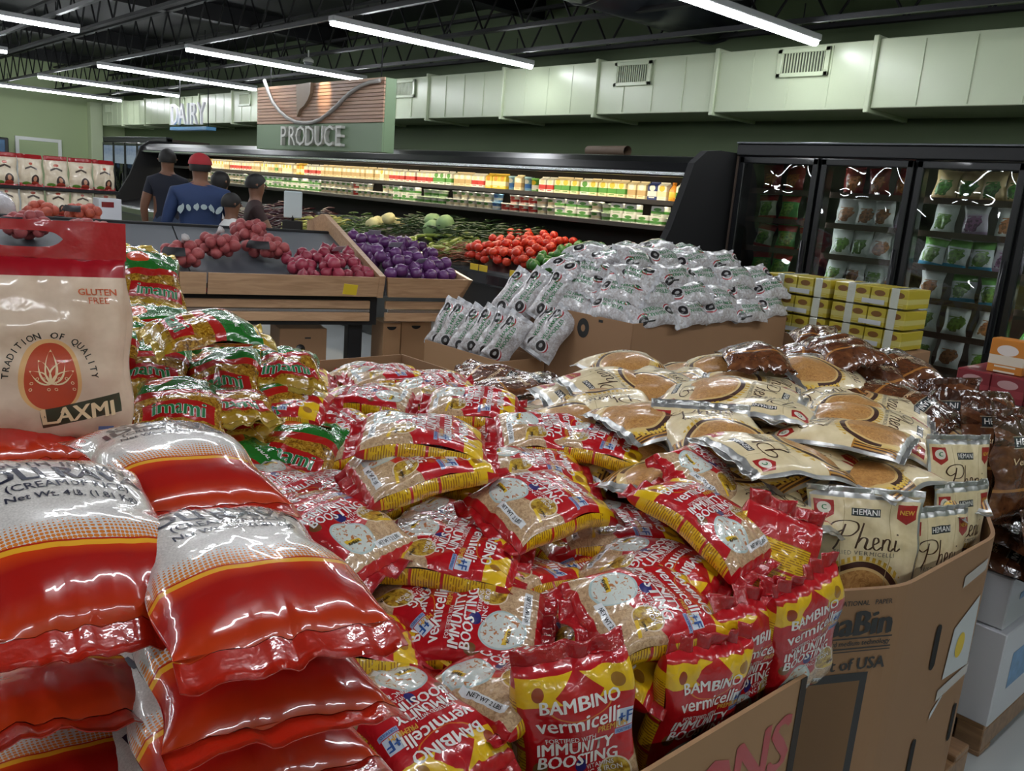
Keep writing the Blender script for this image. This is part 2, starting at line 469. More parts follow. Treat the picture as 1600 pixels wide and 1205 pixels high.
# ---- red and yellow vermicelli bag
def verm_material():
    g = Graph('vermicelli_film'); u, v = g.uv(); W, L = .195, .285; asp = W / L
    red = srgb(186, 18, 28); yel = srgb(230, 186, 24)
    col = g.mix(0.0, red, red)
    strand = g.noise(130, 3, dist=1.5)
    beige = g.ramp(strand, [(.3, srgb(158, 122, 88)), (.6, srgb(206, 174, 136))])
    win = v.lt(u * u * .14 + u * .17 + .12 + (v * 9).sin() * .01)
    col = g.mix(win, col, beige)
    # bowls
    food = g.noise(110, 2, dist=.8)
    for cu, cv, r, rim, ramp in ((.32, .24, .225, srgb(176, 196, 194), [(.35, srgb(205, 212, 206)), (.57, srgb(210, 216, 208)), (.62, srgb(186, 116, 66))]),
                                 (.76, .335, .15, srgb(225, 205, 180), [(.3, srgb(110, 72, 24)), (.5, srgb(176, 136, 40)), (.68, srgb(206, 176, 70))])):
        col = g.mix(g.ell(u, v, cu, cv, r, r * asp), col, rim)
        col = g.mix(g.ell(u, v, cu, cv, r * .9, r * .9 * asp), col, g.ramp(food, ramp))
    for a, b, c, d in ((.16, .34, .155, .185), (.76, .94, .28, .305)):
        col = g.mix(g.rect(u, v + (u - .5) * .15, a, b, c, d), col, srgb(226, 186, 50))
    # round badges
    col = g.mix(g.ell(u, v, .45, .425, .06, .06 * asp), col, srgb(44, 42, 110))
    col = g.mix(g.ell(u, v, .10, .43, .06, .06 * asp), col, srgb(120, 78, 40))
    # weight label
    col = g.mix(g.rect(u, v, .42, .88, .075, .125), col, srgb(228, 230, 232))
    # +F badge
    col = g.mix(g.rect(u, v, .80, .96, .60, .70), col, srgb(196, 206, 220))
    col = g.mix(g.rect(u, v, .79, .97, .565, .595), col, srgb(150, 166, 200))
    # top: yellow with a red drop in the middle
    dia = ((u - .5).abs() / .20 + (v - .845).abs() / .13).lt(1.0)
    top = v.gt(.80) * v.lt(.955)
    col = g.mix(top, col, yel); col = g.mix(dia, col, red)
    col = g.mix(g.ell(u, v, .5, .775, .26, .26 * asp * .42) * v.lt(.80), col, srgb(206, 120, 30))
    col = g.mix(g.ell(u, v, .5, .775, .24, .24 * asp * .42) * v.lt(.805), col, red)
    col = g.mix(g.ell(u, v, .16, .87, .05, .06 * asp), col, srgb(150, 60, 30))
    col = g.mix(g.ell(u, v, .84, .87, .06, .06 * asp), col, srgb(160, 110, 30))
    col = g.mix(v.lt(.035), col, red)
    # gussets: yellow panels printed with lines of small type
    side = u.lt(-.0005).mx(u.gt(1.0005) * u.lt(1.6))
    lines = (v * 330).sin().gt(.15) * g.noise(90, 1).gt(.42)
    panel = (v.gt(.10) * v.lt(.30)).mx(v.gt(.315) * v.lt(.52)).mx(v.gt(.535) * v.lt(.84))
    gcol = g.mix(lines * panel * .75, yel, srgb(128, 62, 14))
    sepr = (v.gt(.295) * v.lt(.315)).mx(v.gt(.52) * v.lt(.54)).mx(v.gt(.09) * v.lt(.097))
    gcol = g.mix(sepr, gcol, red)
    gcol = g.mix(v.lt(.075).mx(v.gt(.90)), gcol, red)
    col = g.mix(side, col, gcol)
    # back: red with a yellow printed panel
    back = u.gt(1.9)
    bcol = g.mix(g.rect(u, v, 2.15, 2.85, .2, .75), red, gcol)
    col = g.mix(back, col, bcol)
    g.film(col, .28, 1.0, .5, 15.0, .04)
    return g.mat
VERM = dict(name='vermicelli_bag', cat='food bag', W=.195, L=.285, T=.078, gusset=.5, m=3.4, p=3.4, lump=.0045, wrinkle=.011, waist=.06, corner=.012, nf=24, ny=34,
            seal_bottom=.024, seal_top=.026, ruffle=.009, seal_mat=mat('vermicelli_seal', srgb(170, 18, 26), .3, coat=1.0, bump=(60, .4)))
VERM['mats'] = [verm_material(), INK['white'], INK['gold'], INK['blue'], INK['black']]
dec(VERM, (text2d('BAMBINO', .030, .018, 0, spacing=1.0), 0, .083, 1), (text2d('vermicelli', .036, .012), -.004, .052, 1),
    (text2d('PREMIUM', .0135, .02), .052, .034, 2), (text2d('FORTIFIED WITH', .0115, .005), -.022, .0255, 1),
    (text2d('IMMUNITY', .0285, .02, .12, spacing=1.0), -.016, .0105, 1), (text2d('BOOSTING', .0285, .02, .12, spacing=1.0), -.012, -.0115, 1),
    (text2d('VITAMINS', .0115, .005), .026, -.027, 1), (text2d('ZINC & IRON', .0135, .005), .024, -.038, 1),
    (text2d('+F', .026, .018), .0745, .0425, 3), (text2d('FORTIFIED', .0065, .01), .0745, .0225, 3),
    (text2d('NET WT 2 LBS', .0105, .012), .03, -.1145, 4), (text2d('KHEER', .009, .02), -.049, -.087, 4, 0, -.1), (text2d('UPMA', .008, .02), .068, -.062, 4, 0, -.1))

# ---- idli rava bag
def rava_material():
    g = Graph('rava_film'); u, v = g.uv()
    grain = g.noise(420, 2)
    white = g.ramp(grain, [(.3, srgb(196, 190, 184)), (.7, srgb(224, 218, 212))])
    w = v + (u - .5).sq() * -.10 + (u * 3.2).sin() * .012
    col = white
    # halftone dots
    dots = ((u * 46).fract() - .5).sq() + ((v * 62 + 0.0).fract() - .5).sq()
    fade = (.40 - w) / .13
    col = g.mix(dots.lt(fade * .26) * w.lt(.40), col, srgb(214, 122, 44))
    col = g.mix(w.lt(.285), col, srgb(178, 44, 20))
    col = g.mix(w.lt(.277), col, srgb(232, 168, 40))
    low = g.ramp(v, [(.0, srgb(196, 60, 18)), (.10, srgb(172, 26, 16)), (.2, srgb(164, 24, 18)), (.255, srgb(204, 62, 18))])
    col = g.mix(w.lt(.255), col, low)
    cap = v + (u - .5).sq() * .12
    col = g.mix((dots.lt((cap - .84) * 3.0)) * cap.gt(.84), col, srgb(204, 60, 30))
    col = g.mix(cap.gt(.925), col, srgb(170, 22, 20))
    col = g.mix(u.gt(1.5), col, g.mix(v.lt(.4), white, low))
    g.film(col, .25, 1.0, .22, 11.0, .03)
    return g.mat
RAVA = dict(name='rava_bag', cat='food bag', W=.23, L=.32, T=.08, gusset=0.0, m=2.4, p=2.6, lump=.003, wrinkle=.006, waist=.09, corner=.008, nf=28, ny=36,
            seal_bottom=.030, seal_top=.024, ruffle=.0025, droop=.15, seal_mat=mat('rava_seal', srgb(176, 34, 16), .28, coat=1.0, bump=(45, .25)))
RAVA['mats'] = [rava_material(), INK['navy']]
dec(RAVA, (text2d('SOUTH INDIAN', .023, .004), .0, .092, 1), (text2d('IDLI RAVA', .042, .02), .0, .065, 1),
    (text2d('(CREAM OF RICE)', .019, .006), .0, .038, 1), (text2d('Net Wt. 4 LB. (1.81 Kg)', .016, .012), .0, .017, 1))

# ---- cream pheni pouch
def pheni_material():
    g = Graph('pheni_foil'); u, v = g.uv(); asp = .265 / .335
    cream = g.ramp(g.noise(30, 2), [(.3, srgb(214, 194, 150)), (.7, srgb(230, 212, 172))])
    col = cream
    st = (u * 175).sin().gt(0.0)
    stripes = g.mix(st, srgb(74, 42, 20), srgb(190, 138, 60))
    low = v.lt(.34)
    col = g.mix(low * (u.lt(.27).mx(u.gt(.73))), col, stripes)
    col = g.mix(v.gt(.34) * v.lt(.352) * (u.lt(.27).mx(u.gt(.73))), col, srgb(176, 120, 40))
    r2 = lambda r: g.ell(u, v, .5, .22, r, r * asp)
    col = g.mix(r2(.40), col, srgb(220, 190, 120))
    col = g.mix(r2(.385) * v.gt(.15), col, srgb(70, 42, 34))
    col = g.mix(r2(.335), col, srgb(214, 180, 120))
    pastry = g.ramp(g.noise(60, 4, dist=2.5), [(.3, srgb(160, 108, 56)), (.7, srgb(204, 154, 92))])
    col = g.mix(r2(.31), col, pastry)
    wheat = (((u - .5) / .43).sq() + ((v - .22) / (.43 * asp)).sq())
    seg = (v * 150).sin().gt(-.3)
    col = g.mix(wheat.lt(1.0) * wheat.gt(.76) * u.gt(.72) * v.gt(.02) * v.lt(.36) * seg, col, srgb(222, 184, 70))
    col = g.mix(wheat.lt(1.02) * wheat.gt(.82) * v.gt(.42) * (u * 120).sin().gt(-.2), col, srgb(206, 164, 60))
    # hanging tags in the upper corners
    for c in (.13, .87):
        t = (u - c).abs().lt(.085) * v.gt(.80) * v.lt(.94) * ((u - c).abs() * .5 + .80).lt(v)
        col = g.mix(t, col, srgb(164, 30, 26))
    col = g.mix(g.ell(u, v, .13, .885, .06, .05 * asp), col, srgb(220, 214, 200))
    col = g.mix(g.rect(u, v, .36, .64, .845, .90), col, srgb(34, 38, 42))
    col = g.mix(((u - .3).abs().lt(.003)).mx((u - .72).abs().lt(.003)) * v.gt(.36) * v.lt(.95), col, srgb(180, 156, 112))
    edge = u.lt(.025).mx(u.gt(.975)).mx(v.gt(.965)).mx(v.lt(.03))
    col = g.mix(edge, col, srgb(186, 186, 184))
    bk = u.gt(1.9)
    col = g.mix(bk, col, g.mix(g.rect(u, v, 2.2, 2.8, .15, .8), cream, srgb(150, 112, 78)))
    g.set(Metallic=edge * .85)
    g.film(col, .38, .55, .30, 14.0, .12)
    return g.mat
PHENI = dict(name='pheni_pouch', cat='food bag', W=.265, L=.335, T=.045, gusset=0.0, m=2.2, p=2.4, lump=.004, wrinkle=.006, waist=.03, corner=.010, nf=24, ny=30,
             seal_bottom=.012, seal_top=.014, ruffle=.004, droop=.0, seal_mat=mat('foil_seal', srgb(190, 190, 188), .28, metal=.85, bump=(80, .3)))
PHENI['mats'] = [pheni_material(), INK['brown'], INK['white'], INK['grey'], INK['green'], INK['gold']]
dec(PHENI, (strokes(PHENI_PEN, .056, .035), -.002, .068, 1), (text2d('FRIED VERMICELLI', .0140, .003, spacing=1.2), 0, .028, 3),
    (text2d('HEMANI', .0185, .008, spacing=1.05), 0, .1247, 2), (text2d('C', .017, .02), -.098, .129, 4), (text2d('NEW', .015, .02), .098, .129, 5))

# ---- brown glossy vermicelli pouch
def brown_material():
    g = Graph('brown_pouch_film'); u, v = g.uv()
    strand = g.noise(22, 3, dist=1.5)
    col = g.ramp(strand, [(.3, srgb(80, 44, 27)), (.55, srgb(104, 62, 36)), (.75, srgb(130, 82, 50))])
    col = g.mix(v.gt(.72) * (v * 20 + u * 6).sin().gt(-.6), col, g.ramp(strand, [(.3, srgb(48, 26, 18)), (.7, srgb(84, 48, 28))]))
    col = g.mix(g.rect(u, v, .26, .78, .70, .80), col, srgb(44, 50, 52))
    col = g.mix(g.rect(u, v, .24, .80, .69, .70).mx(g.rect(u, v, .24, .80, .80, .81)), col, srgb(150, 140, 120))
    col = g.mix(v.lt(.3) * v.gt(.27), col, srgb(176, 120, 60))
    g.film(col, .25, 1.0, .6, 14.0, .05)
    return g.mat
BROWN = dict(name='brown_vermicelli_pouch', cat='food bag', W=.21, L=.31, T=.05, gusset=0.0, m=2.2, p=2.4, lump=.006, wrinkle=.010, waist=.05, corner=.014, nf=22, ny=28,
             seal_bottom=.018, seal_top=.02, ruffle=.008, seal_mat=mat('brown_seal', srgb(74, 44, 28), .22, coat=1.0, bump=(60, .4)))
BROWN['mats'] = [brown_material(), INK['white'], INK['cream']]
dec(BROWN, (text2d('HEMANI', .026, .010, spacing=1.05), .004, .0785, 1), (text2d('Vermicelli', .03, .0, .2), .0, .02, 2))

# ---- white noodle bag
def noodle_material():
    g = Graph('noodle_film'); u, v = g.uv(); asp = .16 / .29
    n = g.noise(55, 4, dist=1.0)
    col = g.ramp(n, [(.35, srgb(176, 168, 166)), (.55, srgb(212, 210, 212)), (.75, srgb(234, 234, 238))])
    for cu, cv, r in ((.45, .16, .16), (.2, .85, .14)):
        col = g.mix(g.ell(u, v, cu + .10, cv, r, r * asp * 1.25), col, srgb(178, 40, 48))
        col = g.mix(g.ell(u, v, cu + .04, cv, r * 1.05, r * asp * 1.3), col, srgb(222, 220, 220))
        col = g.mix(g.ell(u, v, cu, cv, r, r * asp * 1.2), col, srgb(34, 30, 32))
        col = g.mix(g.ell(u, v, cu, cv, r * .35, r * asp * .5), col, srgb(170, 168, 168))
    col = g.mix(g.rect(u, v, .12, .17, .62, .9), col, srgb(40, 38, 40))
    g.film(col, .3, 1.0, .5, 16.0, .07)
    return g.mat
NOODLE = dict(name='noodle_bag', cat='food bag', W=.17, L=.30, T=.085, gusset=0.0, m=2.3, p=2.4, lump=.007, wrinkle=.010, waist=.10, corner=.012, nf=18, ny=26,
              seal_bottom=.02, seal_top=.02, ruffle=.010, seal_mat=mat('noodle_seal', srgb(206, 206, 210), .3, coat=1.0, bump=(60, .4)))
NOODLE['mats'] = [noodle_material(), INK['green'], INK['white']]
dec(NOODLE, (text2d('VEG HAKKA', .032, .02), -.024, .022, 1, 0, math.pi / 2), (text2d('NOODLES', .032, .02), .010, .018, 1, 0, math.pi / 2))

# ---- shiny green, red and gold noodle packet
def imami_material():
    g = Graph('green_noodle_film'); u, v = g.uv()
    n = g.noise(70, 4, dist=2.5)
    gold = g.ramp(n, [(.3, srgb(84, 50, 10)), (.5, srgb(160, 112, 22)), (.72, srgb(214, 174, 66))])
    w = v + (u * 5).sin() * .04
    col = g.mix(w.gt(.44), gold, srgb(176, 30, 22))
    col = g.mix(w.gt(.54), col, srgb(34, 110, 36))
    col = g.mix(g.ell(u, v, .25, .72, .16, .11), col, srgb(204, 70, 30))
    col = g.mix(w.gt(.90), col, srgb(176, 140, 34))
    col = g.mix(g.rect(u, v, .1, .9, .10, .30), col, srgb(176, 26, 24))
    col = g.mix(v.lt(.07), col, srgb(176, 140, 34))
    col = g.mix(u.gt(1.9), col, gold)
    g.film(col, .25, 1.0, .5, 18.0, .05)
    return g.mat
IMAMI = dict(name='green_noodle_packet', cat='food bag', W=.205, L=.24, T=.07, gusset=0.0, m=2.2, p=2.2, lump=.006, wrinkle=.012, waist=.08, corner=.014, nf=22, ny=26,
             seal_bottom=.016, seal_top=.02, ruffle=.008, seal_mat=mat('gold_seal', srgb(196, 166, 70), .25, coat=1.0, metal=.3, bump=(60, .4)))
IMAMI['mats'] = [imami_material(), INK['white'], INK['green']]
dec(IMAMI, (text2d('imami', .052, .03), .0, -.072, 1), (text2d('imami', .052, .012), .0, -.072, 2, 3), (text2d('HALAL', .014, .01), .05, .05, 1))

# ---- cream rice bag used on the far shelf
def rice_material():
    g = Graph('rice_bag_film'); u, v = g.uv()
    col = g.ramp(g.noise(14, 3), [(.3, srgb(206, 188, 160)), (.7, srgb(234, 220, 196))])
    col = g.mix(v.gt(.95), col, srgb(160, 26, 30))
    col = g.mix((u - .5).abs().lt(.26) * (v - (.66 - (u - .5).abs() * .35)).abs().lt(.035), col, srgb(70, 56, 48))
    col = g.mix(g.ell(u, v, .5, .76, .09, .05), col, srgb(184, 70, 40))
    col = g.mix(g.ell(u, v, .66, .17, .17, .20), col, srgb(52, 32, 28))
    col = g.mix(g.ell(u, v, .66, .22, .08, .09), col, srgb(196, 140, 110))
    col = g.mix(g.ell(u, v, .66, .03, .18, .10), col, srgb(168, 60, 40))
    col = g.mix(g.ell(u, v, .28, .04, .18, .07), col, srgb(96, 140, 50))
    g.film(col, .35, .8, .35, 9.0)
    return g.mat
RICE = dict(name='rice_bag', cat='rice bag', W=.34, L=.42, T=.09, gusset=0.0, m=2.6, p=2.8, lump=.006, wrinkle=.01, waist=.03, corner=.01, nf=14, ny=16,
            seal_bottom=.02, seal_top=.03, ruffle=.006, seal_mat=mat('rice_seal', srgb(160, 26, 30), .35, coat=.6))
RICE['mats'] = [rice_material()]; RICE['decals'] = []; RICE['layer'] = []
# ------------------------------------------------------------------ the store shell
X0, X1, Y0, Y1, ZC = -23.5, 4.0, -10.0, 7.5, 3.95
floor_m = mat('floor_polish', srgb(176, 180, 180), .25, var=.06, vscale=1.2)
wall_m = mat('wall_green_lit', srgb(166, 182, 138), .6, var=.04, vscale=.8, bump=(40, .05))  # wall green lightened: the left wall's strong light is put into the colour
wall_shaded_m = mat('wall_green_shaded', srgb(92, 108, 74), .65, var=.05, vscale=.8)  # same green darkened: the unlit look of the wall is painted in
duct_m = mat('duct_paint', srgb(204, 216, 184), .3, var=.05, vscale=2.0, bump=(3.0, .12))
black_m = mat('ceiling_black', srgb(7, 8, 12), .6, var=.15, vscale=3.0)
steel_m = mat('joist_steel', srgb(9, 10, 13), .7, var=.1)
navy_m = mat('duct_navy', srgb(26, 36, 54), .4)
white_m = mat('white_paint', srgb(226, 228, 224), .4)
tube_m = mat('tube_glow', (1, 1, 1), .5, emit=((.93, .96, 1.0), TUBE_STRENGTH))

structure(MB().box(X0 - .1, X1 + .1, Y0 - .1, Y1 + .1, -.1, 0).build('floor', floor_m))
ceiling = structure(MB().box(X0 - .1, X1 + .1, Y0 - .1, Y1 + .1, ZC, ZC + .1).build('ceiling', black_m))
structure(MB().box(X0, X1, Y1, Y1 + .1, 0, ZC).build('wall_back', wall_shaded_m))
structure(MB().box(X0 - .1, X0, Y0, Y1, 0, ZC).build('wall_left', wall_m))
structure(MB().box(X1, X1 + .1, Y0, Y1, 0, ZC).build('wall_right', wall_shaded_m))
structure(MB().box(X0, X1, Y0 - .1, Y0, 0, ZC).build('wall_front', wall_shaded_m))
structure(MB().cbox(-23.5, -23.22, 6.62, 6.9, 0, 3.05, .01).build('trim_1', mat('pillar_pale', srgb(196, 208, 172), .5)))
door = structure(empty('door_1', (X0 + .01, 5.5, 0)))
MB().cbox(0, .05, -.42, .42, 0, 2.0, .005).build('door_leaf', wall_m, door)
MB().cbox(0, .07, -.5, -.42, 0, 2.08, .004).build('door_frame', white_m, door)
MB().cbox(0, .07, .42, .5, 0, 2.08, .004).build('door_frame', white_m, door)
MB().cbox(0, .07, -.42, .42, 2.0, 2.08, .004).build('door_frame', white_m, door)
cl = empty('upright_cooler', (-23.0, 4.0, 0), label='dark upright cooler against the far green wall at the left edge', cat='cooler')
MB().cbox(-.45, .35, -.7, .7, 0, 2.0, .02).build('cabinet', mat('cooler_black', srgb(24, 26, 30), .4), cl)
MB().cbox(.35, .37, -.62, .62, 1.55, 1.95, .01).build('header_panel', mat('cooler_blue', srgb(60, 96, 130), .3, var=.5, vscale=5), cl)
MB().cbox(.35, .37, -.62, .62, .2, 1.5, .01).build('glass_door', mat('cooler_glass', srgb(60, 66, 66), .1, coat=1), cl)

# ceiling joists along X, open web
for k in range(13):
    y = 7.12 - 1.22 * k
    if y < -7.6: break
    mb = MB(); zb, zt = 3.22, 3.72
    xa, xb_ = (-23.4, 3.0) if y > 1 else (-16.0, 3.9)
    mb.box(xa, xb_, y - .035, y + .035, zb, zb + .035); mb.box(xa, xb_, y - .035, y + .035, zt, zt + .035)
    n = int((xb_ - xa) / .32)
    for i in range(n):
        a = xa + (xb_ - xa) * i / n; b = xa + (xb_ - xa) * (i + 1) / n
        za, zc = (zb + .02, zt) if i % 2 == 0 else (zt, zb + .02)
        mb.tube([(a, y, za), (b, y, zc)], .012, 5, cap=False)
    mb.build('roof_joist', steel_m, ceiling)
for x in (-22, -17.4, -12.8, -8.2, -3.6, 1.0):
    MB().box(x - .09, x + .09, Y0, Y1, 3.72, ZC).build('roof_beam', black_m, ceiling)
for y in (4.32, 6.30, .7, 2.68):
    MB().box(-22.5, 3.5, y - .02, y + .02, 3.085, 3.125).build('mounting_rail', mat('rail_grey', srgb(30, 31, 34), .5), ceiling)
# round and flat supply ducts running to the back wall
sd = empty('supply_duct', (-5.35, 0, 3.62), label='large round black supply duct running along the dark ceiling', cat='duct')
for i in range(9):
    ya = -9 + i * 1.8
    MB().tube([(0, ya, 0), (0, ya + 1.8, 0)], .42, 20).build('duct_section', mat('duct_black', srgb(30, 33, 38), .38), sd)
    MB().tube([(0, ya + 1.77, 0), (0, ya + 1.8, 0)], .432, 20).build('duct_collar', mat('duct_black', srgb(30, 33, 38), .38), sd)

# ------------------------------------------------------------------ ceiling tubes (8 ft), real rows of the store
def make_tube():
    root = empty('tube_light', (0, 0, 3.0))
    pts = [(-.033, .0), (-.03, -.025), (-.015, -.036), (.015, -.036), (.03, -.025), (.033, .0)]
    mb = MB(); n = len(pts)
    vs = [(x, y, z) for y in (-1.22, 1.22) for x, z in pts]
    mb.add(vs, [(i, i + 1, n + i + 1, n + i) for i in range(n - 1)] + [tuple(range(n)), tuple(range(n, 2 * n))[::-1]], smooth=False)
    mb.build('diffuser', tube_m, root)
    MB().cbox(-.05, .05, -1.23, 1.23, 0, .05, .006).build('housing', mat('lamp_housing', srgb(190, 192, 196), .4), root)
    for y in (-1.0, 1.0): MB().tube([(0, y, .05), (0, y, .24)], .005, 6).build('hanger', steel_m, root)
    return root
proto = make_tube()
first = True
names = {0: 'the nearest', 1: 'the second', 2: 'the third', 3: 'the fourth', 4: 'the fifth', 5: 'the sixth', 6: 'the seventh'}
for r, yc in enumerate((5.32, 1.70, -1.95, -5.6)):
    xs = [-3.87 - 3.36 * i for i in range(6)] + [-.51, 2.85]
    for i, x in enumerate(xs):
        o = proto if first else copy_tree(proto); first = False
        o.location = (x, yc, 3.0)
        row = ['back row', 'second row', 'third row', 'fourth row'][r]
        pos = nth(i + 1) + ' leftward from the freezers' if i < 6 else nth(i - 5) + ' rightward of the freezers'
        tag(o, 'glowing white ceiling tube, %s, %s' % (row, pos), 'light', 'ceiling tube lights')

# ------------------------------------------------------------------ rectangular duct along the back wall
DY, DZ0, DZ1 = 6.8, 2.505, 3.03
duct = empty('wall_duct', (0, DY, 0), label='pale green rectangular air duct along the back wall above the coolers', cat='duct')
jx = [-22.9 + 1.4945 * i for i in range(17)]
rng = random.Random(3)
for i in range(len(jx) - 1):
    a, b = jx[i], jx[i + 1]
    dz = rng.uniform(-.006, .006)
    sec = MB().cbox(a + .012, b - .012, rng.uniform(-.004, .004), .7, DZ0 + dz, DZ1 + dz, .006).build('duct_section', duct_m, duct)
    MB().cbox(b - .03, b + .012, -.03, .7, DZ0 - .03, DZ1 + .03, .005).build('flange', duct_m, duct)
    for k in (1, 2, 3):
        xx = a + (b - a) * k / 4
        MB().cbox(xx - .004, xx + .004, -.008, .0, DZ0 + .02, DZ1 - .02, .001).build('crease', duct_m, sec)
vent_dark = mat('vent_dark', srgb(60, 66, 52), .6)
for vx in (-22.4, -17.9, -14.9, -9.98, -5.98, -4.1, -.9):
    v = empty('vent_grille', (vx, -.008, 2.89)); v.parent = duct
    w_, h_ = .24, .115
    for x0_, x1_, z0_, z1_ in ((-w_, -w_ + .04, -h_, h_), (w_ - .04, w_, -h_, h_), (-w_, w_, h_ - .035, h_), (-w_, w_, -h_, -h_ + .035)):
        MB().cbox(x0_, x1_, -.02, .0, z0_, z1_, .003).build('frame', duct_m, v)
    MB().box(-w_ + .02, w_ - .02, -.004, .0, -h_ + .02, h_ - .02).build('backing', vent_dark, v)
    for k in range(15):
        x = -w_ + .05 + (2 * w_ - .1) * k / 14
        MB().box(x - .0035, x + .0035, -.016, -.003, -h_ + .03, h_ - .03).build('louvre', duct_m, v)

# ------------------------------------------------------------------ hanging signs
sg = empty('produce_sign', (0, 5.2, 0), label='hanging wood-slat sign with raised lettering reading PRODUCE over the vegetables', cat='sign')
MB().cbox(-11.0, -8.0, .0, .14, 1.95, 2.72, .006).build('backing_board', mat('sign_green', srgb(112, 134, 104), .5), sg)
MB().cbox(-11.0, -8.0, -.02, .0, 1.95, 2.255, .004).build('green_panel', mat('sign_green', srgb(112, 134, 104), .5), sg)
for k in range(12):
    z = 2.262 + k * .0385
    g = Graph('plank_%d' % k)
    c0 = [srgb(184, 146, 122), srgb(170, 132, 110), srgb(194, 156, 130)][k % 3]
    g.set(Base_Color=g.mix(g.noise(5, 4, stretch=(1, 1, 14)), tuple(x * .75 for x in c0[:3]) + (1,), c0), Roughness=.5)
    MB().cbox(-11.0, -8.0, -.02, .0, z, z + .034, .003).build('plank', g.mat, sg)
wave = [(-10.74, 2.8), (-10.63, 2.66), (-10.49, 2.52), (-10.3, 2.41), (-10.1, 2.33), (-9.87, 2.275), (-9.65, 2.262), (-9.45, 2.27), (-9.27, 2.30), (-9.08, 2.37), (-8.89, 2.45), (-8.74, 2.53), (-8.59, 2.59), (-8.42, 2.64), (-8.24, 2.67), (-8.04, 2.68)]
MB().tube([(x, -.05, z) for x, z in wave], .022, 8).build('curved_rail', mat('sign_grey', srgb(150, 146, 142), .4), sg)
leaf = [(-9.87, 2.71), (-9.83, 2.34), (-9.77, 2.42), (-9.66, 2.46), (-9.57, 2.53), (-9.52, 2.6), (-9.51, 2.72)]
mb = MB(); n = len(leaf)
mb.add([(x, -.06, z) for x, z in leaf] + [(x, -.02, z) for x, z in leaf], [tuple(range(n)), tuple(range(n, 2 * n))[::-1]] + [(i, (i + 1) % n, n + (i + 1) % n, n + i) for i in range(n)])
mb.build('wooden_fin', mat('sign_fin', srgb(140, 118, 96), .5, var=.1), sg)
letter_m = mat('sign_letter', srgb(196, 196, 190), .4)
for i, ch in enumerate('PRODUCE'):
    flat_text('letter', ch, .33, letter_m, sg, (-10.16 + i * .222, -.022, 2.10), (1, 0, 0), (0, 0, 1), depth=.05)
for x in (-10.8, -8.2): MB().tube([(x, .07, 2.72), (x, .07, 3.2)], .008, 6).build('hanger', steel_m, sg)
spot = bpy.data.lights.new('sign_spot', 'SPOT'); spot.energy = 14; spot.spot_size = math.radians(42); spot.spot_blend = .7; spot.color = (1, .72, .42)
so = bpy.data.objects.new('sign_spot_light', spot); COL.objects.link(so); so.location = (-9.25, 4.85, 2.95)
so.rotation_euler = Vector((0.0, .36, -.36)).to_track_quat('-Z', 'Y').to_euler()
tag(so, 'small warm spotlight above the produce sign', 'light')
dg = empty('dairy_sign', (0, 5.25, 0), label='raised white lettering reading DAIRY on a blue ledge over the far cooler', cat='sign')
MB().cbox(-14.2, -12.75, -.03, .12, 2.2, 2.25, .006).build('ledge', mat('sign_blue', srgb(84, 142, 186), .4), dg)
for i, ch in enumerate('DAIRY'):
    flat_text('letter', ch, .46, mat('dairy_letter', srgb(236, 236, 240), .4), dg, (-14.03 + (0, .315, .555, .775, 1.06)[i], .0, 2.42), (1, 0, 0), (0, 0, 1), depth=.03)
for x in (-14, -12.9): MB().tube([(x, .06, 2.25), (x, .06, 3.2)], .007, 6).build('hanger', steel_m, dg)
dc = empty('dome_camera', (-10.66, 5.72, 3.1), label='small white dome security camera under the ceiling above the produce sign', cat='camera')
MB().lathe([(.07, .0), (.07, .03), (.03, .06)], 14).build('base', white_m, dc)
MB().lathe([(.005, -.06), (.035, -.05), (.058, -.02), (.062, 0)], 14).build('dome', mat('dome', srgb(150, 154, 158), .15, coat=1), dc)
MB().tube([(0, 0, .05), (0, 0, .15)], .01, 6).build('stem', white_m, dc)
# ------------------------------------------------------------------ chilled multideck case along the back wall
case_black = mat('case_black', srgb(20, 21, 24), .35, coat=.3)
case_in = mat('case_inside', srgb(36, 28, 22), .6)
chrome = mat('chrome', srgb(190, 194, 198), .25, metal=.9)
CX0, CX1 = -16.3, -4.17
case = empty('chilled_case', (0, 0, 0), label='long black open chilled case along the back wall holding dairy above vegetables', cat='display case')
MB().box(CX0, CX1, 6.35, 6.5, .2, 2.0).build('back_panel', case_in, case)
prof = [(5.52, 1.85), (5.50, 1.90), (5.53, 1.96), (5.62, 2.01), (5.8, 2.03), (6.5, 2.03), (6.5, 1.97), (5.75, 1.90), (5.60, 1.85)]
mb = MB(); n = len(prof)
mb.add([(x, y, z) for x in (CX0, CX1) for y, z in prof], [(i, (i + 1) % n, n + (i + 1) % n, n + i) for i in range(n)] + [tuple(range(n))[::-1], tuple(range(n, 2 * n))])
mb.build('canopy', mat('canopy_gloss', srgb(14, 15, 17), .32), case)
MB().box(CX0, CX1, 5.488, 5.50, 1.862, 1.885).build('trim_strip', chrome, case)
MB().box(CX0 + 1.6, CX1 - .05, 5.66, 5.71, 1.872, 1.880).build('light_strip', mat('case_glow', (1, 1, 1), .5, emit=((1.0, .84, .56), CASE_STRENGTH)), case)
for z, yf in ((1.655, 5.85), (1.445, 5.78)):
    sh = MB().cbox(CX0, CX1, yf, 6.35, z - .02, z, .003).build('shelf', case_black, case)
    MB().cbox(CX0, CX1, yf - .012, yf, z - .03, z + .012, .003).build('price_rail', mat('rail_dark', srgb(44, 40, 36), .4), sh)
MB().box(CX0 + .05, CX1 - .05, 5.90, 5.92, 1.632, 1.636).build('light_strip', mat('case_glow2', (1, 1, 1), .5, emit=((1.0, .88, .66), CASE_STRENGTH * .5)), case)
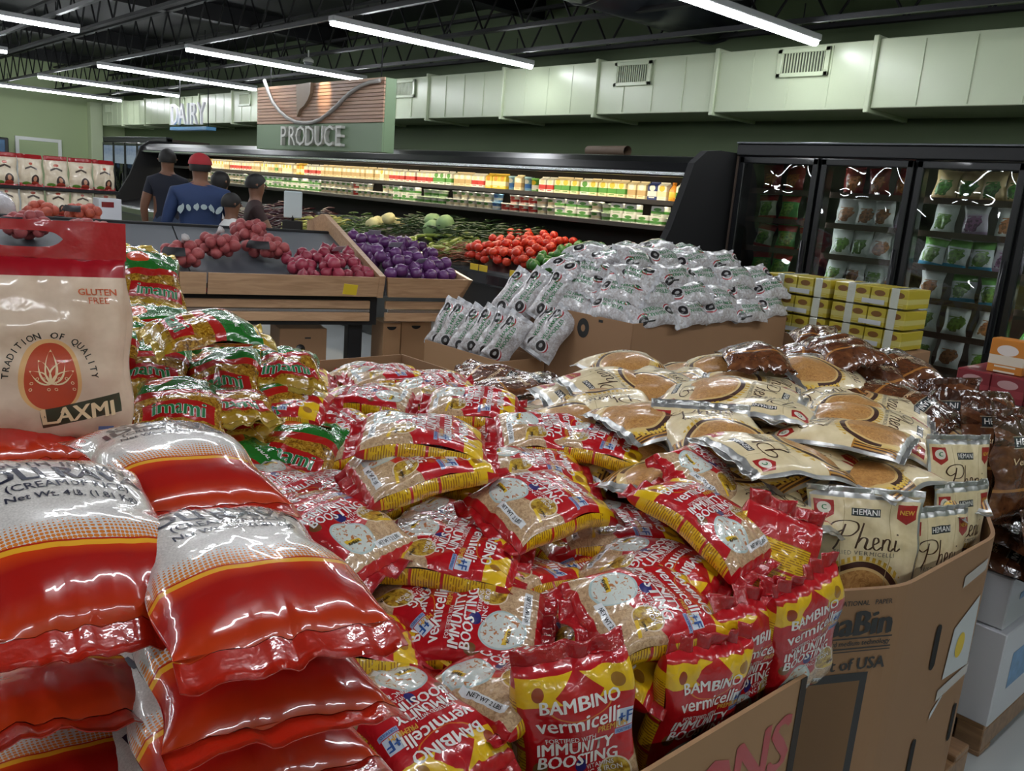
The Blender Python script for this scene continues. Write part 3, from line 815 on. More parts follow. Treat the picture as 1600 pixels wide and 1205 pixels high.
mb = MB(); prof = [(5.0, .25), (5.0, .90), (5.03, .93), (5.72, 1.12), (5.75, 1.2), (5.9, 1.2), (5.9, .25)]; n = len(prof)
mb.add([(x, y, z) for x in (CX0, CX1) for y, z in prof], [(i, (i + 1) % n, n + (i + 1) % n, n + i) for i in range(n)] + [tuple(range(n))[::-1], tuple(range(n, 2 * n))])
mb.build('produce_bed', case_black, case)
MB().cbox(CX0, CX1, 4.93, 5.0, .80, .92, .02).build('bumper_rail', mat('bumper', srgb(30, 32, 36), .25, coat=.8), case)
MB().cbox(CX0, CX1, 5.05, 6.4, .0, .25, .01).build('plinth', case_black, case)
prof = [(5.0, .0), (4.95, .9), (5.28, 1.45), (5.42, 1.8), (5.48, 1.96), (5.62, 2.06), (5.8, 2.08), (6.5, 2.08), (6.5, 0)]; n = len(prof)
for x in (CX0 - .06, CX1):
    mb = MB()
    mb.add([(xx, y, z) for xx in (x, x + .06) for y, z in prof], [(i, (i + 1) % n, n + (i + 1) % n, n + i) for i in range(n)] + [tuple(range(n))[::-1], tuple(range(n, 2 * n))])
    mb.build('end_panel', mat('panel_black', srgb(13, 13, 15), .75), case)
yel_tag = mat('yellow_tag', srgb(222, 190, 40), .5, var=.05)
for i, x in enumerate((-6.75, -6.5, -6.05, -5.92, -5.5, -7.6, -8.3)):
    MB().cbox(x - .055, x + .055, 4.965, 4.975, .905, .975, .002).build('price_tag', yel_tag, case)

pr = empty('paper_roll', (-5.45, 5.95, 2.075), -.2, 'brown cardboard roll lying on top of the chilled case', 'cardboard roll')
MB().tube([(-.3, 0, 0), (.3, 0, -.005)], .045, 16, cap=False).build('roll', mat('roll_brown', srgb(104, 84, 66), .7), pr)
MB().tube([(-.301, 0, 0), (-.29, 0, 0)], .02, 12).build('core', mat('roll_dark', srgb(40, 32, 26), .8), pr)
# ---- dairy goods on the two shelves
def prod_mat(name, base, band, dot):
    g = Graph(name); x, y, z = g.sep(g.tc('Generated'))
    col = g.mix(z.gt(.25) * z.lt(.52), base, band)
    col = g.mix((((x - .5) / .3).sq() + ((z - .68) / .16).sq()).lt(1.0), col, dot)
    col = g.mix((z * 40).sin().gt(.4) * z.lt(.22) * (x - .5).abs().lt(.3), col, band)
    g.set(Base_Color=col, Roughness=.4, Coat_Weight=.3); return g.mat
def carton(w, h):
    mb = MB(); mb.cbox(-w / 2, w / 2, -w / 2, w / 2, 0, h * .8, .004)
    mb.add([(-w / 2, -w / 2, h * .8), (w / 2, -w / 2, h * .8), (w / 2, w / 2, h * .8), (-w / 2, w / 2, h * .8), (-w / 2, 0, h * .95), (w / 2, 0, h * .95)], [(0, 1, 5, 4), (2, 3, 4, 5), (1, 2, 5), (3, 0, 4)])
    mb.box(-w / 2, w / 2, -.004, .004, h * .94, h); return mb
def tub(w, h):
    return MB().lathe([(w * .40, 0), (w * .42, .004), (w * .48, h * .86), (w * .52, h * .86), (w * .52, h * .98), (w * .49, h)], 14)
def block(w, h): return MB().cbox(-w / 2, w / 2, -w * .35, w * .35, 0, h, .005)
def bottle(w, h): return MB().lathe([(w * .38, 0), (w * .42, .01), (w * .42, h * .6), (w * .2, h * .82), (w * .17, h * .86), (w * .2, h * .86), (w * .2, h), (w * .1, h)], 12)
cream, wht, grn, red_, yel, blu, tan_, org = (srgb(*c) for c in ((228, 214, 176), (226, 226, 218), (84, 150, 62), (190, 50, 40), (222, 190, 60), (60, 110, 180), (190, 160, 110), (214, 140, 40)))
UP = [('cream carton', carton(.10, .165), prod_mat('p_cream', cream, tan_, wht)), ('white carton', carton(.10, .165), prod_mat('p_white', wht, cream, yel)),
      ('green and cream carton', carton(.105, .168), prod_mat('p_greencream', cream, grn, yel)), ('red and white carton', carton(.10, .16), prod_mat('p_redwhite', wht, red_, cream)),
      ('yellow carton', carton(.105, .168), prod_mat('p_yellow', yel, cream, org)), ('light blue tub', tub(.10, .15), prod_mat('p_blue', srgb(140, 180, 200), blu, wht)),
      ('orange juice bottle', bottle(.10, .168), prod_mat('p_orange', org, yel, org)), ('green tub', tub(.11, .14), prod_mat('p_green', grn, wht, yel)),
      ('dark blue carton', carton(.10, .165), prod_mat('p_navy', srgb(40, 56, 120), wht, wht)), ('white and green carton', carton(.11, .165), prod_mat('p_whitegreen', wht, grn, grn))]
LO = [('white tub', tub(.12, .085), prod_mat('q_white', wht, cream, grn)), ('white tub with red print', tub(.12, .085), prod_mat('q_red', wht, red_, red_)),
      ('white box with green print', block(.14, .085), prod_mat('q_green', wht, grn, grn)), ('pale green tub', tub(.12, .08), prod_mat('q_pale', srgb(200, 216, 190), grn, wht)),
      ('red box', block(.14, .08), prod_mat('q_redbox', red_, wht, cream)), ('blue tub', tub(.11, .085), prod_mat('q_blue', srgb(110, 160, 200), wht, blu)),
      ('grey green box', block(.13, .085), prod_mat('q_grey', srgb(150, 170, 150), srgb(90, 120, 90), wht))]
for n_, mb, m in UP + LO: pass
UPM = [(n_, mb.mesh(n_.replace(' ', '_')), m) for n_, mb, m in UP]; LOM = [(n_, mb.mesh(n_.replace(' ', '_')), m) for n_, mb, m in LO]
for n_, me, m in UPM + LOM: me.materials.append(m)
def shelf_row(kinds, seq, x_start, x_end, y, z, shelf, layers=1, gap=.012, hmax=.1):
    x = x_start; count = {}; prev = None
    seq = list(seq)
    while x > x_end:
        k = seq.pop(0) if seq else rs.choice((0, 0, 1, 1, 1, 2, 3, 0, 1, 9, 4, 3) if len(kinds) > 8 else (0, 0, 0, 1, 2, 3, 0, 6, 4)) if rs.random() < .38 or prev is None else prev
        prev = k
        n_, me, m = kinds[k]
        w = max(v.co.x for v in me.vertices) * 2; h = max(v.co.z for v in me.vertices)
        count[n_] = count.get(n_, 0) + 1
        for lay in range(layers if rs.random() < .85 else 1):
            nm = n_.split(' with ')[0].split()[-1] if 'bottle' not in n_ else 'juice_bottle'
            o = link({'carton': 'milk_carton', 'tub': 'dairy_tub', 'box': 'dairy_box'}.get(nm, nm), me)
            o.location = (x - w / 2, y + rs.uniform(-.01, .01), z + lay * h)
            o.rotation_euler = (0, 0, rs.uniform(-.06, .06))
            tag(o, '%s, %s from the right on %s chilled shelf%s' % (n_, nth(count[n_]), shelf, ', stacked on top' if lay else ''), nm.replace('juice_', ''), 'goods on the %s chilled shelf' % shelf)
        x -= w + gap
    return
rs = random.Random(11)
shelf_row(UPM, [9, 9, 9, 6, 1, 8, 0, 0, 2, 2, 2, 2, 9, 2, 2, 2, 3, 3, 7, 5, 0, 5, 4, 4, 4, 3, 3, 0, 0], -4.25, -14.6, 5.98, 1.655, 'upper')
shelf_row(LOM, [6, 6, 3, 2, 2, 2, 2, 3, 0, 2, 2, 2, 0, 0, 1, 1, 1, 1, 5, 0, 0], -4.25, -14.4, 5.92, 1.445, 'lower', 2)

# ---- freezers with glass doors
def glass_material():
    m = bpy.data.materials.new('freezer_glass'); m.use_nodes = True; nt = m.node_tree
    nt.nodes.remove(nt.nodes['Principled BSDF']); out = nt.nodes['Material Output']
    tr = nt.nodes.new('ShaderNodeBsdfTransparent'); tr.inputs[0].default_value = (.82, .86, .85, 1)
    gl = nt.nodes.new('ShaderNodeBsdfGlossy'); gl.inputs['Roughness'].default_value = .02
    fr = nt.nodes.new('ShaderNodeFresnel'); fr.inputs[0].default_value = 1.75
    mx = nt.nodes.new('ShaderNodeMixShader'); bp = nt.nodes.new('ShaderNodeBump'); no = nt.nodes.new('ShaderNodeTexNoise'); tc = nt.nodes.new('ShaderNodeTexCoord')
    no.inputs['Scale'].default_value = 2.2; no.inputs['Detail'].default_value = 1.0; bp.inputs['Strength'].default_value = .5; bp.inputs['Distance'].default_value = .13
    L_ = nt.links.new
    L_(tc.outputs['Object'], no.inputs['Vector']); L_(no.outputs[0], bp.inputs['Height']); L_(bp.outputs[0], gl.inputs['Normal'])
    L_(fr.outputs[0], mx.inputs[0]); L_(tr.outputs[0], mx.inputs[1]); L_(gl.outputs[0], mx.inputs[2]); L_(mx.outputs[0], out.inputs[0])
    return m
glass_m = glass_material()
frz_strip = mat('freezer_glow', (1, 1, 1), .5, emit=((.92, .97, 1.0), FREEZER_STRENGTH))
def freezer(name, xa, doors, pitch, yf, label, ztop=2.13, poster=None):
    xb_ = xa + doors * pitch
    r = empty(name, (xa, yf, 0), label=label, cat='freezer'); L_ = doors * pitch
    ins = mat('freezer_inside', srgb(70, 58, 50), .5)
    mb = MB(); mb.box(0, L_, .72, .8, .1, ztop); mb.box(0, L_, .06, .8, ztop - .06, ztop); mb.box(-.05, .0, .0, .8, 0, ztop); mb.box(L_, L_ + .05, .0, .8, 0, ztop); mb.box(0, L_, .06, .8, .1, .2)
    mb.build('cabinet', ins, r)
    MB().cbox(-.05, L_ + .05, -.02, .1, ztop - .07, ztop + .02, .008).build('header', mat('header_black', srgb(16, 17, 20), .5), r)
    MB().cbox(-.05, L_ + .05, -.03, .1, ztop + .02, ztop + .035, .003).build('trim_strip', mat('header_trim', srgb(90, 94, 96), .3, metal=.6), r)
    MB().cbox(-.05, L_ + .05, -.02, .1, 0, .16, .008).build('kick_plate', case_black, r)
    zs_ = [1.81, 1.585, 1.355, 1.13, .90, .67, .42]
    for z in zs_:
        s = MB(); s.box(0, L_, .14, .72, z - .02, z - .006)
        s.box(0, L_, .13, .14, z - .03, z + .012); s.build('shelf', mat('freezer_shelf', srgb(96, 72, 60), .5), r)
    for i in range(doors + 1):
        MB().cbox(i * pitch - .03, i * pitch + .03, -.01, .12, .16, ztop - .07, .01).build('mullion', case_black, r)
        if 0 < i: MB().box(i * pitch - .025, i * pitch - .008, .121, .128, .3, ztop - .12).build('light_strip', frz_strip, r)
    for i in range(doors):
        d = empty('glass_door', (i * pitch, 0, 0)); d.parent = r
        a, b = .012, pitch - .012
        for q in ((a, a + .045, .17, ztop - .08), (b - .045, b, .17, ztop - .08), (a, b, ztop - .13, ztop - .08), (a, b, .17, .23)):
            MB().cbox(q[0], q[1], -.05, -.015, q[2], q[3], .006).build('door_frame', case_black, d)
        MB().box(a + .04, b - .04, -.036, -.031, .22, ztop - .12).build('pane', glass_m, d)
        MB().tube([(b - .02, -.085, .85), (b - .02, -.085, 1.45)], .012, 8).build('handle', case_black, d)
        if poster: MB().box(a + .05, b - .05, -.042, -.038, ztop - .5, ztop - .14).build('poster', poster[i % len(poster)], d)
    return r
freezer('glass_door_freezer', -4.04, 6, .70, 6.0, 'row of tall glass-door freezers with packets inside, beside the chilled case')
posters = []
for i in range(3):
    g = Graph('poster_%d' % i); z = g.sep(g.tc('Generated'))[2]
    g.set(Base_Color=g.mix(g.noise(6, 3, 'Generated'), g.ramp(z, [(.3, srgb(150, 170, 190)), (.6, srgb(40, 90, 150))]), srgb(190, 200, 206)), Roughness=.4); posters.append(g.mat)
freezer('glass_door_freezer', -20.1, 5, .72, 6.0, 'row of distant freezers with blue posters on the doors behind the shoppers', poster=posters)

def packet_mat(name, base, low, mid, topc):
    g = Graph(name); u, v = g.uv(); n = g.noise(45, 3)
    col = g.mix(v.gt(.74), base, topc)
    n2 = g.noise(9, 3) + g.rand() * .2
    col = g.mix(g.ell(u + (n2 - .55) * .9, v + (n - .5) * .5, .5, .38, .40, .28), col, g.mix(n.gt(.5), mid, tuple(x * .5 for x in mid[:3]) + (1,)))
    col = g.mix((v * 60).sin().gt(.5) * g.rect(u, v, .2, .8, .6, .74), col, mid)
    col = g.mix(v.lt(.12), col, low)
    g.film(col, .35, .8, .4, 20.0); return g.mat
PK = []
for i, (desc, a, b, c, d) in enumerate((('red and green', srgb(196, 206, 170), srgb(180, 40, 34), srgb(110, 160, 50), srgb(184, 44, 36)), ('white', srgb(214, 216, 210), srgb(200, 206, 200), srgb(170, 110, 70), srgb(220, 222, 220)),
                                      ('white and green', srgb(206, 214, 204), srgb(200, 206, 196), srgb(100, 140, 50), srgb(210, 216, 210)), ('tan', srgb(206, 180, 130), srgb(190, 160, 110), srgb(80, 130, 50), srgb(206, 180, 130)),
                                      ('white and blue', srgb(210, 216, 214), srgb(60, 150, 190), srgb(110, 150, 60), srgb(110, 170, 80)), ('lilac', srgb(200, 190, 204), srgb(180, 150, 180), srgb(160, 110, 150), srgb(206, 206, 206)),
                                      ('dark red', srgb(140, 36, 32), srgb(120, 30, 28), srgb(190, 110, 50), srgb(150, 40, 34)), ('bright green', srgb(70, 150, 50), srgb(180, 50, 40), srgb(140, 190, 70), srgb(180, 50, 40)))):
    S = dict(name='frozen_packet', cat='frozen food', W=.165, L=.195, T=.055, m=2.2, p=2.2, nf=10, ny=12, nb=4, lump=.006, wrinkle=.008, corner=.01, seal_bottom=.008, seal_top=.01,
             seal_mat=mat('packet_seal_%d' % i, a, .35, coat=.5), mats=[packet_mat('packet_%d' % i, a, b, c, d)], decals=[], layer=[])
    PK.append((desc, S, [bag_mesh('frozen_packet', S, 40 + 3 * i + j) for j in range(2)]))
plan = {0: {1.81: [6, 6], 1.585: [0, 7, 0], 1.355: [0, 7, 0], 1.13: [7, 7, 0], .90: [0, 7, 2], .67: [2, 2, 0]},
        1: {1.81: [6, 6, 6], 1.585: [1, 1, 1, 5], 1.355: [2, 2, 1, 2], 1.13: [2, 1, 2, 1], .90: [1, 2, 2], .67: [2, 2]},
        2: {1.81: [3, 3, 3, 3], 1.585: [2, 5, 1], 1.355: [4, 4, 4, 5], 1.13: [1, 4, 4], .90: [2, 2, 1], .67: [2, 1, 2]},
        3: {1.81: [3, 3, 3], 1.585: [5, 1, 2], 1.355: [5, 4, 2], 1.13: [4, 4, 1], .90: [7, 7, 2], .67: [2, 2]}}
for d in plan:
    for si, (z, ks) in enumerate(plan[d].items()):
        for j, k in enumerate(ks):
            desc, S, pre = PK[k]
            x = -4.04 + d * .70 + .045 + (j + .5) * (.61 / max(3, len(ks)))
            lean = rs.uniform(.05, .22)
            q = quat_from((rs.uniform(-.12, .12), lean, 1), (rs.uniform(-.12, .12), -1, lean))
            place_bag(S, (x, 6.22 + rs.uniform(-.02, .03), z + .098, *q), pre=pre[(j + d) % 2], label='%s frozen packet, %s from left, shelf %s, freezer door %s' % (desc, nth(j + 1), ('one', 'two', 'three', 'four', 'five', 'six')[si], ('one', 'two', 'three', 'four')[d]), group='packets in the glass-door freezers')

# ------------------------------------------------------------------ vegetables in the chilled case
def lump(name, r, sq=(1, 1, 1), seed=0, amp=.1, seg=10, rings=7):
    rg = random.Random(seed); a = [rg.uniform(0, 6.28) for _ in range(4)]
    mb = MB(); vs, fs = [], []
    for j in range(rings + 1):
        t = math.pi * j / rings
        for i in range(seg):
            p = 2 * math.pi * i / seg
            k = 1 + amp * (math.sin(3 * p + a[0]) * math.sin(t) + .6 * math.sin(2 * t + 2 * p + a[1]))
            vs.append((r * sq[0] * k * math.sin(t) * math.cos(p), r * sq[1] * k * math.sin(t) * math.sin(p), r * sq[2] * k * math.cos(t)))
    for j in range(rings):
        for i in range(seg):
            fs.append((j * seg + i, (j + 1) * seg + i, (j + 1) * seg + (i + 1) % seg, j * seg + (i + 1) % seg))
    return mb.add(vs, fs, smooth=True).mesh(name)
def veg_mat(name, a, b, scale=12, rough=.35, coat=.3):
    g = Graph(name); r = g.rand(); g.set(Base_Color=g.mix((g.noise(scale, 3) + r) * .5, a, b), Roughness=rough, Coat_Weight=coat); return g.mat
def spaced(rg, n, draw, d):
    got = []
    for t in range(n * 60):
        p = draw()
        if all((p - q).length > d for q in got): got.append(p)
        if len(got) == n: break
    return got
def bed(x, y): return .94 + (y - 5.03) * .275
def heap(name, mesh_list, m, n, xr, yr, lab, cat, group, r, seed, layers=2):
    rg = random.Random(seed)
    for me in mesh_list: me.materials.append(m)
    spots = spaced(rg, n, lambda: (lambda x, y: Vector((x, y, bed(x, y) + r * .8 + rg.random() * r * 1.5 * (layers - 1))))(rg.uniform(*xr), rg.uniform(*yr)), r * 1.7)
    for i, p in enumerate(spots):
        o = link(name, mesh_list[i % len(mesh_list)]); o.location = p
        o.rotation_euler = (rg.uniform(-.4, .4), rg.uniform(-.4, .4), rg.uniform(0, 6.28)); tag(o, lab, cat, group)
heap('tomato', [lump('tomato', .042, (1, 1, .85), s, .05) for s in (1, 2)], veg_mat('tomato_skin', srgb(196, 36, 22), srgb(214, 66, 34)), 120, (-6.35, -5.55), (5.1, 5.75), 'ripe red tomato in the heap in the chilled case', 'tomato', 'tomatoes in the chilled case', .042, 5, 3)
heap('green_pepper', [lump('green_pepper', .045, (1, 1, 1.1), s, .14) for s in (3, 4)], veg_mat('pepper_skin', srgb(40, 96, 30), srgb(70, 130, 44)), 50, (-5.5, -5.0), (5.08, 5.7), 'glossy green pepper heaped beside the red tomatoes', 'pepper', 'green peppers in the chilled case', .045, 6)
heap('cauliflower', [lump('cauliflower', .08, (1, 1, .8), 7, .12)], mat('cauliflower', srgb(212, 204, 150), .7, var=.2, vscale=60), 5, (-8.6, -8.0), (5.3, 5.75), 'pale cauliflower head at the back of the chilled case', 'cauliflower', 'cauliflowers in the chilled case', .08, 7)
heap('cabbage', [lump('cabbage', .10, (1, 1, .95), 8, .06)], mat('cabbage', srgb(130, 160, 110), .6, var=.25, vscale=20), 4, (-7.9, -7.3), (5.5, 5.8), 'round pale green cabbage behind the cucumbers', 'cabbage', 'cabbages in the chilled case', .10, 8)
def stick(name, ln, r, bend, seg=7):
    pts = [(-ln / 2 + ln * i / 5, 0, bend * math.sin(math.pi * i / 5)) for i in range(6)]
    return MB().tube(pts, [r * .4, r * .9, r, r, r * .85, r * .3], seg).mesh(name)
heap('cucumber', [stick('cucumber', .22, .02, .015), stick('cucumber', .2, .018, -.01)], veg_mat('cucumber_skin', srgb(96, 120, 40), srgb(150, 160, 70)), 60, (-7.5, -6.6), (5.1, 5.7), 'light green cucumber in the pile left of the tomatoes', 'cucumber', 'cucumbers in the chilled case', .025, 9, 3)
def stickpile(name, label, cat, m, n, ln, r, xr, yr, seed, h=.08):
    rg = random.Random(seed); mb = MB()
    for i in range(n):
        x, y = rg.uniform(*xr), rg.uniform(*yr); a = rg.uniform(-.9, .9) + 1.2; b = rg.uniform(-.3, .3); z = bed(x, y) + rg.random() * h
        d = Vector((math.cos(a) * ln / 2, math.sin(a) * ln / 2, b * ln / 2)); p = Vector((x, y, z + ln * .12))
        mb.tube([p - d, p + Vector((0, 0, r)), p + d], [r * .6, r, r * .5], 5)
    return tag(mb.build(name, m), label, cat, kind='stuff')
stickpile('green_beans', 'heap of green beans between the cucumbers and tomatoes in the chilled case', 'beans', veg_mat('bean_skin', srgb(70, 96, 36), srgb(120, 130, 60)), 220, .12, .005, (-7.0, -6.4), (5.05, 5.65), 21)
stickpile('red_chillies', 'heap of dull red beans at the front of the chilled case', 'beans', veg_mat('red_bean', srgb(120, 60, 40), srgb(150, 100, 60)), 220, .11, .005, (-6.85, -6.25), (5.03, 5.35), 22)
stickpile('okra', 'dark green okra heap at the back of the chilled case', 'okra', veg_mat('okra_skin', srgb(40, 66, 26), srgb(80, 110, 44)), 260, .12, .008, (-9.6, -8.2), (5.1, 5.75), 23, .12)
stickpile('leafy_greens', 'dark leafy greens heaped along the chilled case behind the tomatoes', 'greens', veg_mat('greens_leaf', srgb(24, 46, 20), srgb(60, 90, 34)), 500, .14, .009, (-8.2, -6.0), (5.45, 5.85), 24, .16)
stickpile('long_aubergines', 'pile of dark purple aubergines at the far left of the chilled case', 'aubergine', veg_mat('aubergine_skin', srgb(44, 18, 30), srgb(76, 34, 44)), 160, .18, .014, (-11.5, -9.8), (5.05, 5.75), 25, .12)
stickpile('pale_gourds', 'pale yellow green gourds at the left of the chilled case', 'gourd', veg_mat('gourd_skin', srgb(150, 150, 60), srgb(190, 190, 110)), 120, .16, .014, (-9.9, -9.0), (5.05, 5.5), 26, .1)
# ------------------------------------------------------------------ wooden produce table
def wood_mat(name, a, b, stretch=(1.5, 14, 14)):
    g = Graph(name); n = g.noise(3.0, 5, stretch=stretch, dist=.8)
    g.set(Base_Color=g.ramp(n, [(.3, a), (.7, b)]), Roughness=.45, Coat_Weight=.15); return g.mat
oak = wood_mat('oak_board', srgb(168, 130, 96), srgb(198, 160, 124))
slate = mat('slate_panel', srgb(74, 78, 84), .5, var=.06, vscale=3)
kraft = mat('kraft_card', srgb(152, 116, 84), .75, var=.06, vscale=5)
kraft2 = mat('kraft_card_light', srgb(166, 128, 92), .75, var=.06, vscale=5)
TO = Vector((-4.83, 3.19, 0)); TD = Vector((.25, .968, 0)).normalized(); TN = Vector((-TD.y, TD.x, 0)); TRZ = math.atan2(TD.y, TD.x)
def T2W(x, y, z=0): return TO + TD * x + TN * y + Vector((0, 0, z))
tb = empty('produce_table', TO, TRZ, 'long wooden produce table with sloping slate bed, red onions on it', 'produce table')
for a, b in ((-3.6, -1.13), (-1.12, -.03)):
    MB().add([(a, 0, 1.0), (b, 0, 1.0), (b, .035, .865), (a, .035, .865), (a, .03, 1.0), (b, .03, 1.0), (b, .065, .865), (a, .065, .865)],
             [(0, 3, 2, 1), (4, 5, 6, 7), (0, 1, 5, 4), (3, 7, 6, 2), (1, 2, 6, 5), (0, 4, 7, 3)]).build('front_board', oak, tb)
MB().cbox(-3.6, -.06, .08, .11, .775, .83, .004).build('lower_rail', oak, tb)
MB().cbox(-3.6, -.06, .085, .105, .752, .772, .002).build('metal_strip', chrome, tb)
MB().cbox(-3.6, -.06, .08, .11, .69, .75, .004).build('lower_rail', oak, tb)
MB().box(-3.6, 0, .12, .16, .66, .86).build('dark_skirt', black_m, tb)
for a, b in ((-3.6, -1.2), (-1.19, -.03)):
    MB().add([(a, .06, .93), (b, .06, .93), (b, 1.3, 1.2), (a, 1.3, 1.2), (a, .06, .9), (b, .06, .9), (b, 1.3, 1.17), (a, 1.3, 1.17)],
             [(0, 1, 2, 3), (7, 6, 5, 4), (0, 4, 5, 1), (2, 6, 7, 3), (1, 5, 6, 2), (0, 3, 7, 4)]).build('slate_bed', slate, tb)
MB().cbox(-3.6, -.03, 1.28, 1.33, 1.15, 1.215, .006).build('ridge_cap', black_m, tb)
MB().cbox(-3.6, -.03, 1.33, 1.95, 1.10, 1.16, .004).build('rear_ledge', oak, tb)
dv = [(-.01, 1.01), (1.44, 1.34), (1.52, 1.34), (2.0, 1.25), (2.0, 1.05), (.03, .86)]; n = len(dv)
MB().add([(x, y, z) for x in (-.03, .01) for y, z in dv], [(i, (i + 1) % n, n + (i + 1) % n, n + i) for i in range(n)] + [tuple(range(n))[::-1], tuple(range(n, 2 * n))]).build('divider_board', oak, tb)
for x in (-3.3, -1.9, -.12):
    MB().cbox(x - .05, x + .05, .2, .3, 0, .7, .005).build('leg', black_m, tb); MB().cbox(x - .05, x + .05, 1.9, 2.0, 0, 1.1, .005).build('leg', black_m, tb)
MB().cbox(-.42, -.33, -.008, -.004, .915, .985, .001).build('price_note', yel_tag, tb, rot=(.25, .08, 0))
MB().cbox(-1.78, -1.68, -.008, -.004, .915, .985, .001).build('price_note', yel_tag, tb, rot=(.25, 0, 0))
tb2 = empty('produce_table', TO, TRZ, 'short wooden produce bin of purple onions beyond the divider board', 'produce table')
MB().add([(.03, 0, 1.0), (.66, 0, 1.0), (.60, .035, .865), (.05, .035, .865), (.03, .03, 1.0), (.66, .03, 1.0), (.60, .065, .865), (.05, .065, .865)],
         [(0, 3, 2, 1), (4, 5, 6, 7), (0, 1, 5, 4), (3, 7, 6, 2), (1, 2, 6, 5), (0, 4, 7, 3)]).build('front_board', oak, tb2)
MB().add([(.66, 0, 1.0), (.66, 1.1, 1.12), (.60, 1.1, .9), (.60, .035, .865), (.63, 0, 1.0), (.63, 1.1, 1.12), (.57, 1.1, .9), (.57, .035, .865)],
         [(0, 1, 2, 3), (7, 6, 5, 4), (0, 4, 5, 1), (1, 5, 6, 2), (2, 6, 7, 3), (3, 7, 4, 0)]).build('side_board', oak, tb2)
MB().add([(.03, .06, .90), (.62, .06, .90), (.62, 1.1, 1.1), (.03, 1.1, 1.1), (.03, .06, .87), (.62, .06, .87), (.62, 1.1, 1.07), (.03, 1.1, 1.07)],
         [(0, 1, 2, 3), (7, 6, 5, 4), (0, 4, 5, 1), (2, 6, 7, 3), (1, 5, 6, 2), (0, 3, 7, 4)]).build('bed', slate, tb2)
MB().cbox(.05, .56, .08, .11, .775, .83, .004).build('lower_rail', oak, tb2)
MB().cbox(.07, .56, .085, .105, .75, .772, .002).build('metal_strip', chrome, tb2)
MB().cbox(.05, .56, .08, .11, .69, .75, .004).build('lower_rail', oak, tb2)
MB().cbox(.43, .5, .1, .17, 0, .69, .004).build('leg', white_m, tb2)
MB().cbox(.05, .1, .9, .97, 0, .9, .004).build('leg', black_m, tb2)

def carton_box(name, x0, x1, y0, y1, z0, z1, m, label, cat='cardboard box', rz=0, loc=(0, 0, 0), parent_cut=True):
    r = empty(name, loc, rz, label, cat)
    t = .006
    for q in ((x0, x1, y0, y0 + t), (x0, x1, y1 - t, y1), (x0, x0 + t, y0 + t, y1 - t), (x1 - t, x1, y0 + t, y1 - t)):
        MB().cbox(q[0], q[1], q[2], q[3], z0, z1, .002).build('side_panel', m, r)
    MB().box(x0 + t, x1 - t, y0 + t, y1 - t, z0, z0 + .005).build('bottom_panel', m, r)
    return r
def closed_box(name, x0, x1, y0, y1, z0, z1, m, label, cat='cardboard box', rz=0, loc=(0, 0, 0)):
    r = empty(name, loc, rz, label, cat); MB().cbox(x0, x1, y0, y1, z0, z1, .004).build('carton', m, r); return r
b_ = closed_box('cardboard_box', -.64, -.32, .2, .5, 0, .62, kraft, 'brown box with a round printed mark stored under the produce table', rz=TRZ, loc=TO)
MB().tube([(-.5, .196, .48), (-.5, .1995, .48)], .032, 16).build('printed_mark', INK['black'], b_)
MB().box(-.47, -.43, .197, .1995, .55, .56).build('printed_mark', INK['black'], b_)
b_ = closed_box('cardboard_box', .07, .2, .16, .42, 0, .665, kraft2, 'left brown box with a hand hole below the purple onions', rz=TRZ, loc=TO)
hole = [(math.cos(math.pi * i / 10) * .035, -math.sin(math.pi * i / 10) * .025) for i in range(11)]
def hand_hole(parent, cx, y, cz, s=1.0):
    MB().add([(cx + a * s, y, cz + b * s) for a, b in hole], [tuple(range(11))]).build('hand_hole', mat('hole_dark', srgb(14, 12, 11), .8), parent)
hand_hole(b_, .13, .157, .64)
b_ = closed_box('cardboard_box', .21, .44, .18, .42, 0, .67, kraft2, 'right brown box with a hand hole below the purple onions', rz=TRZ, loc=TO); hand_hole(b_, .32, .177, .645)

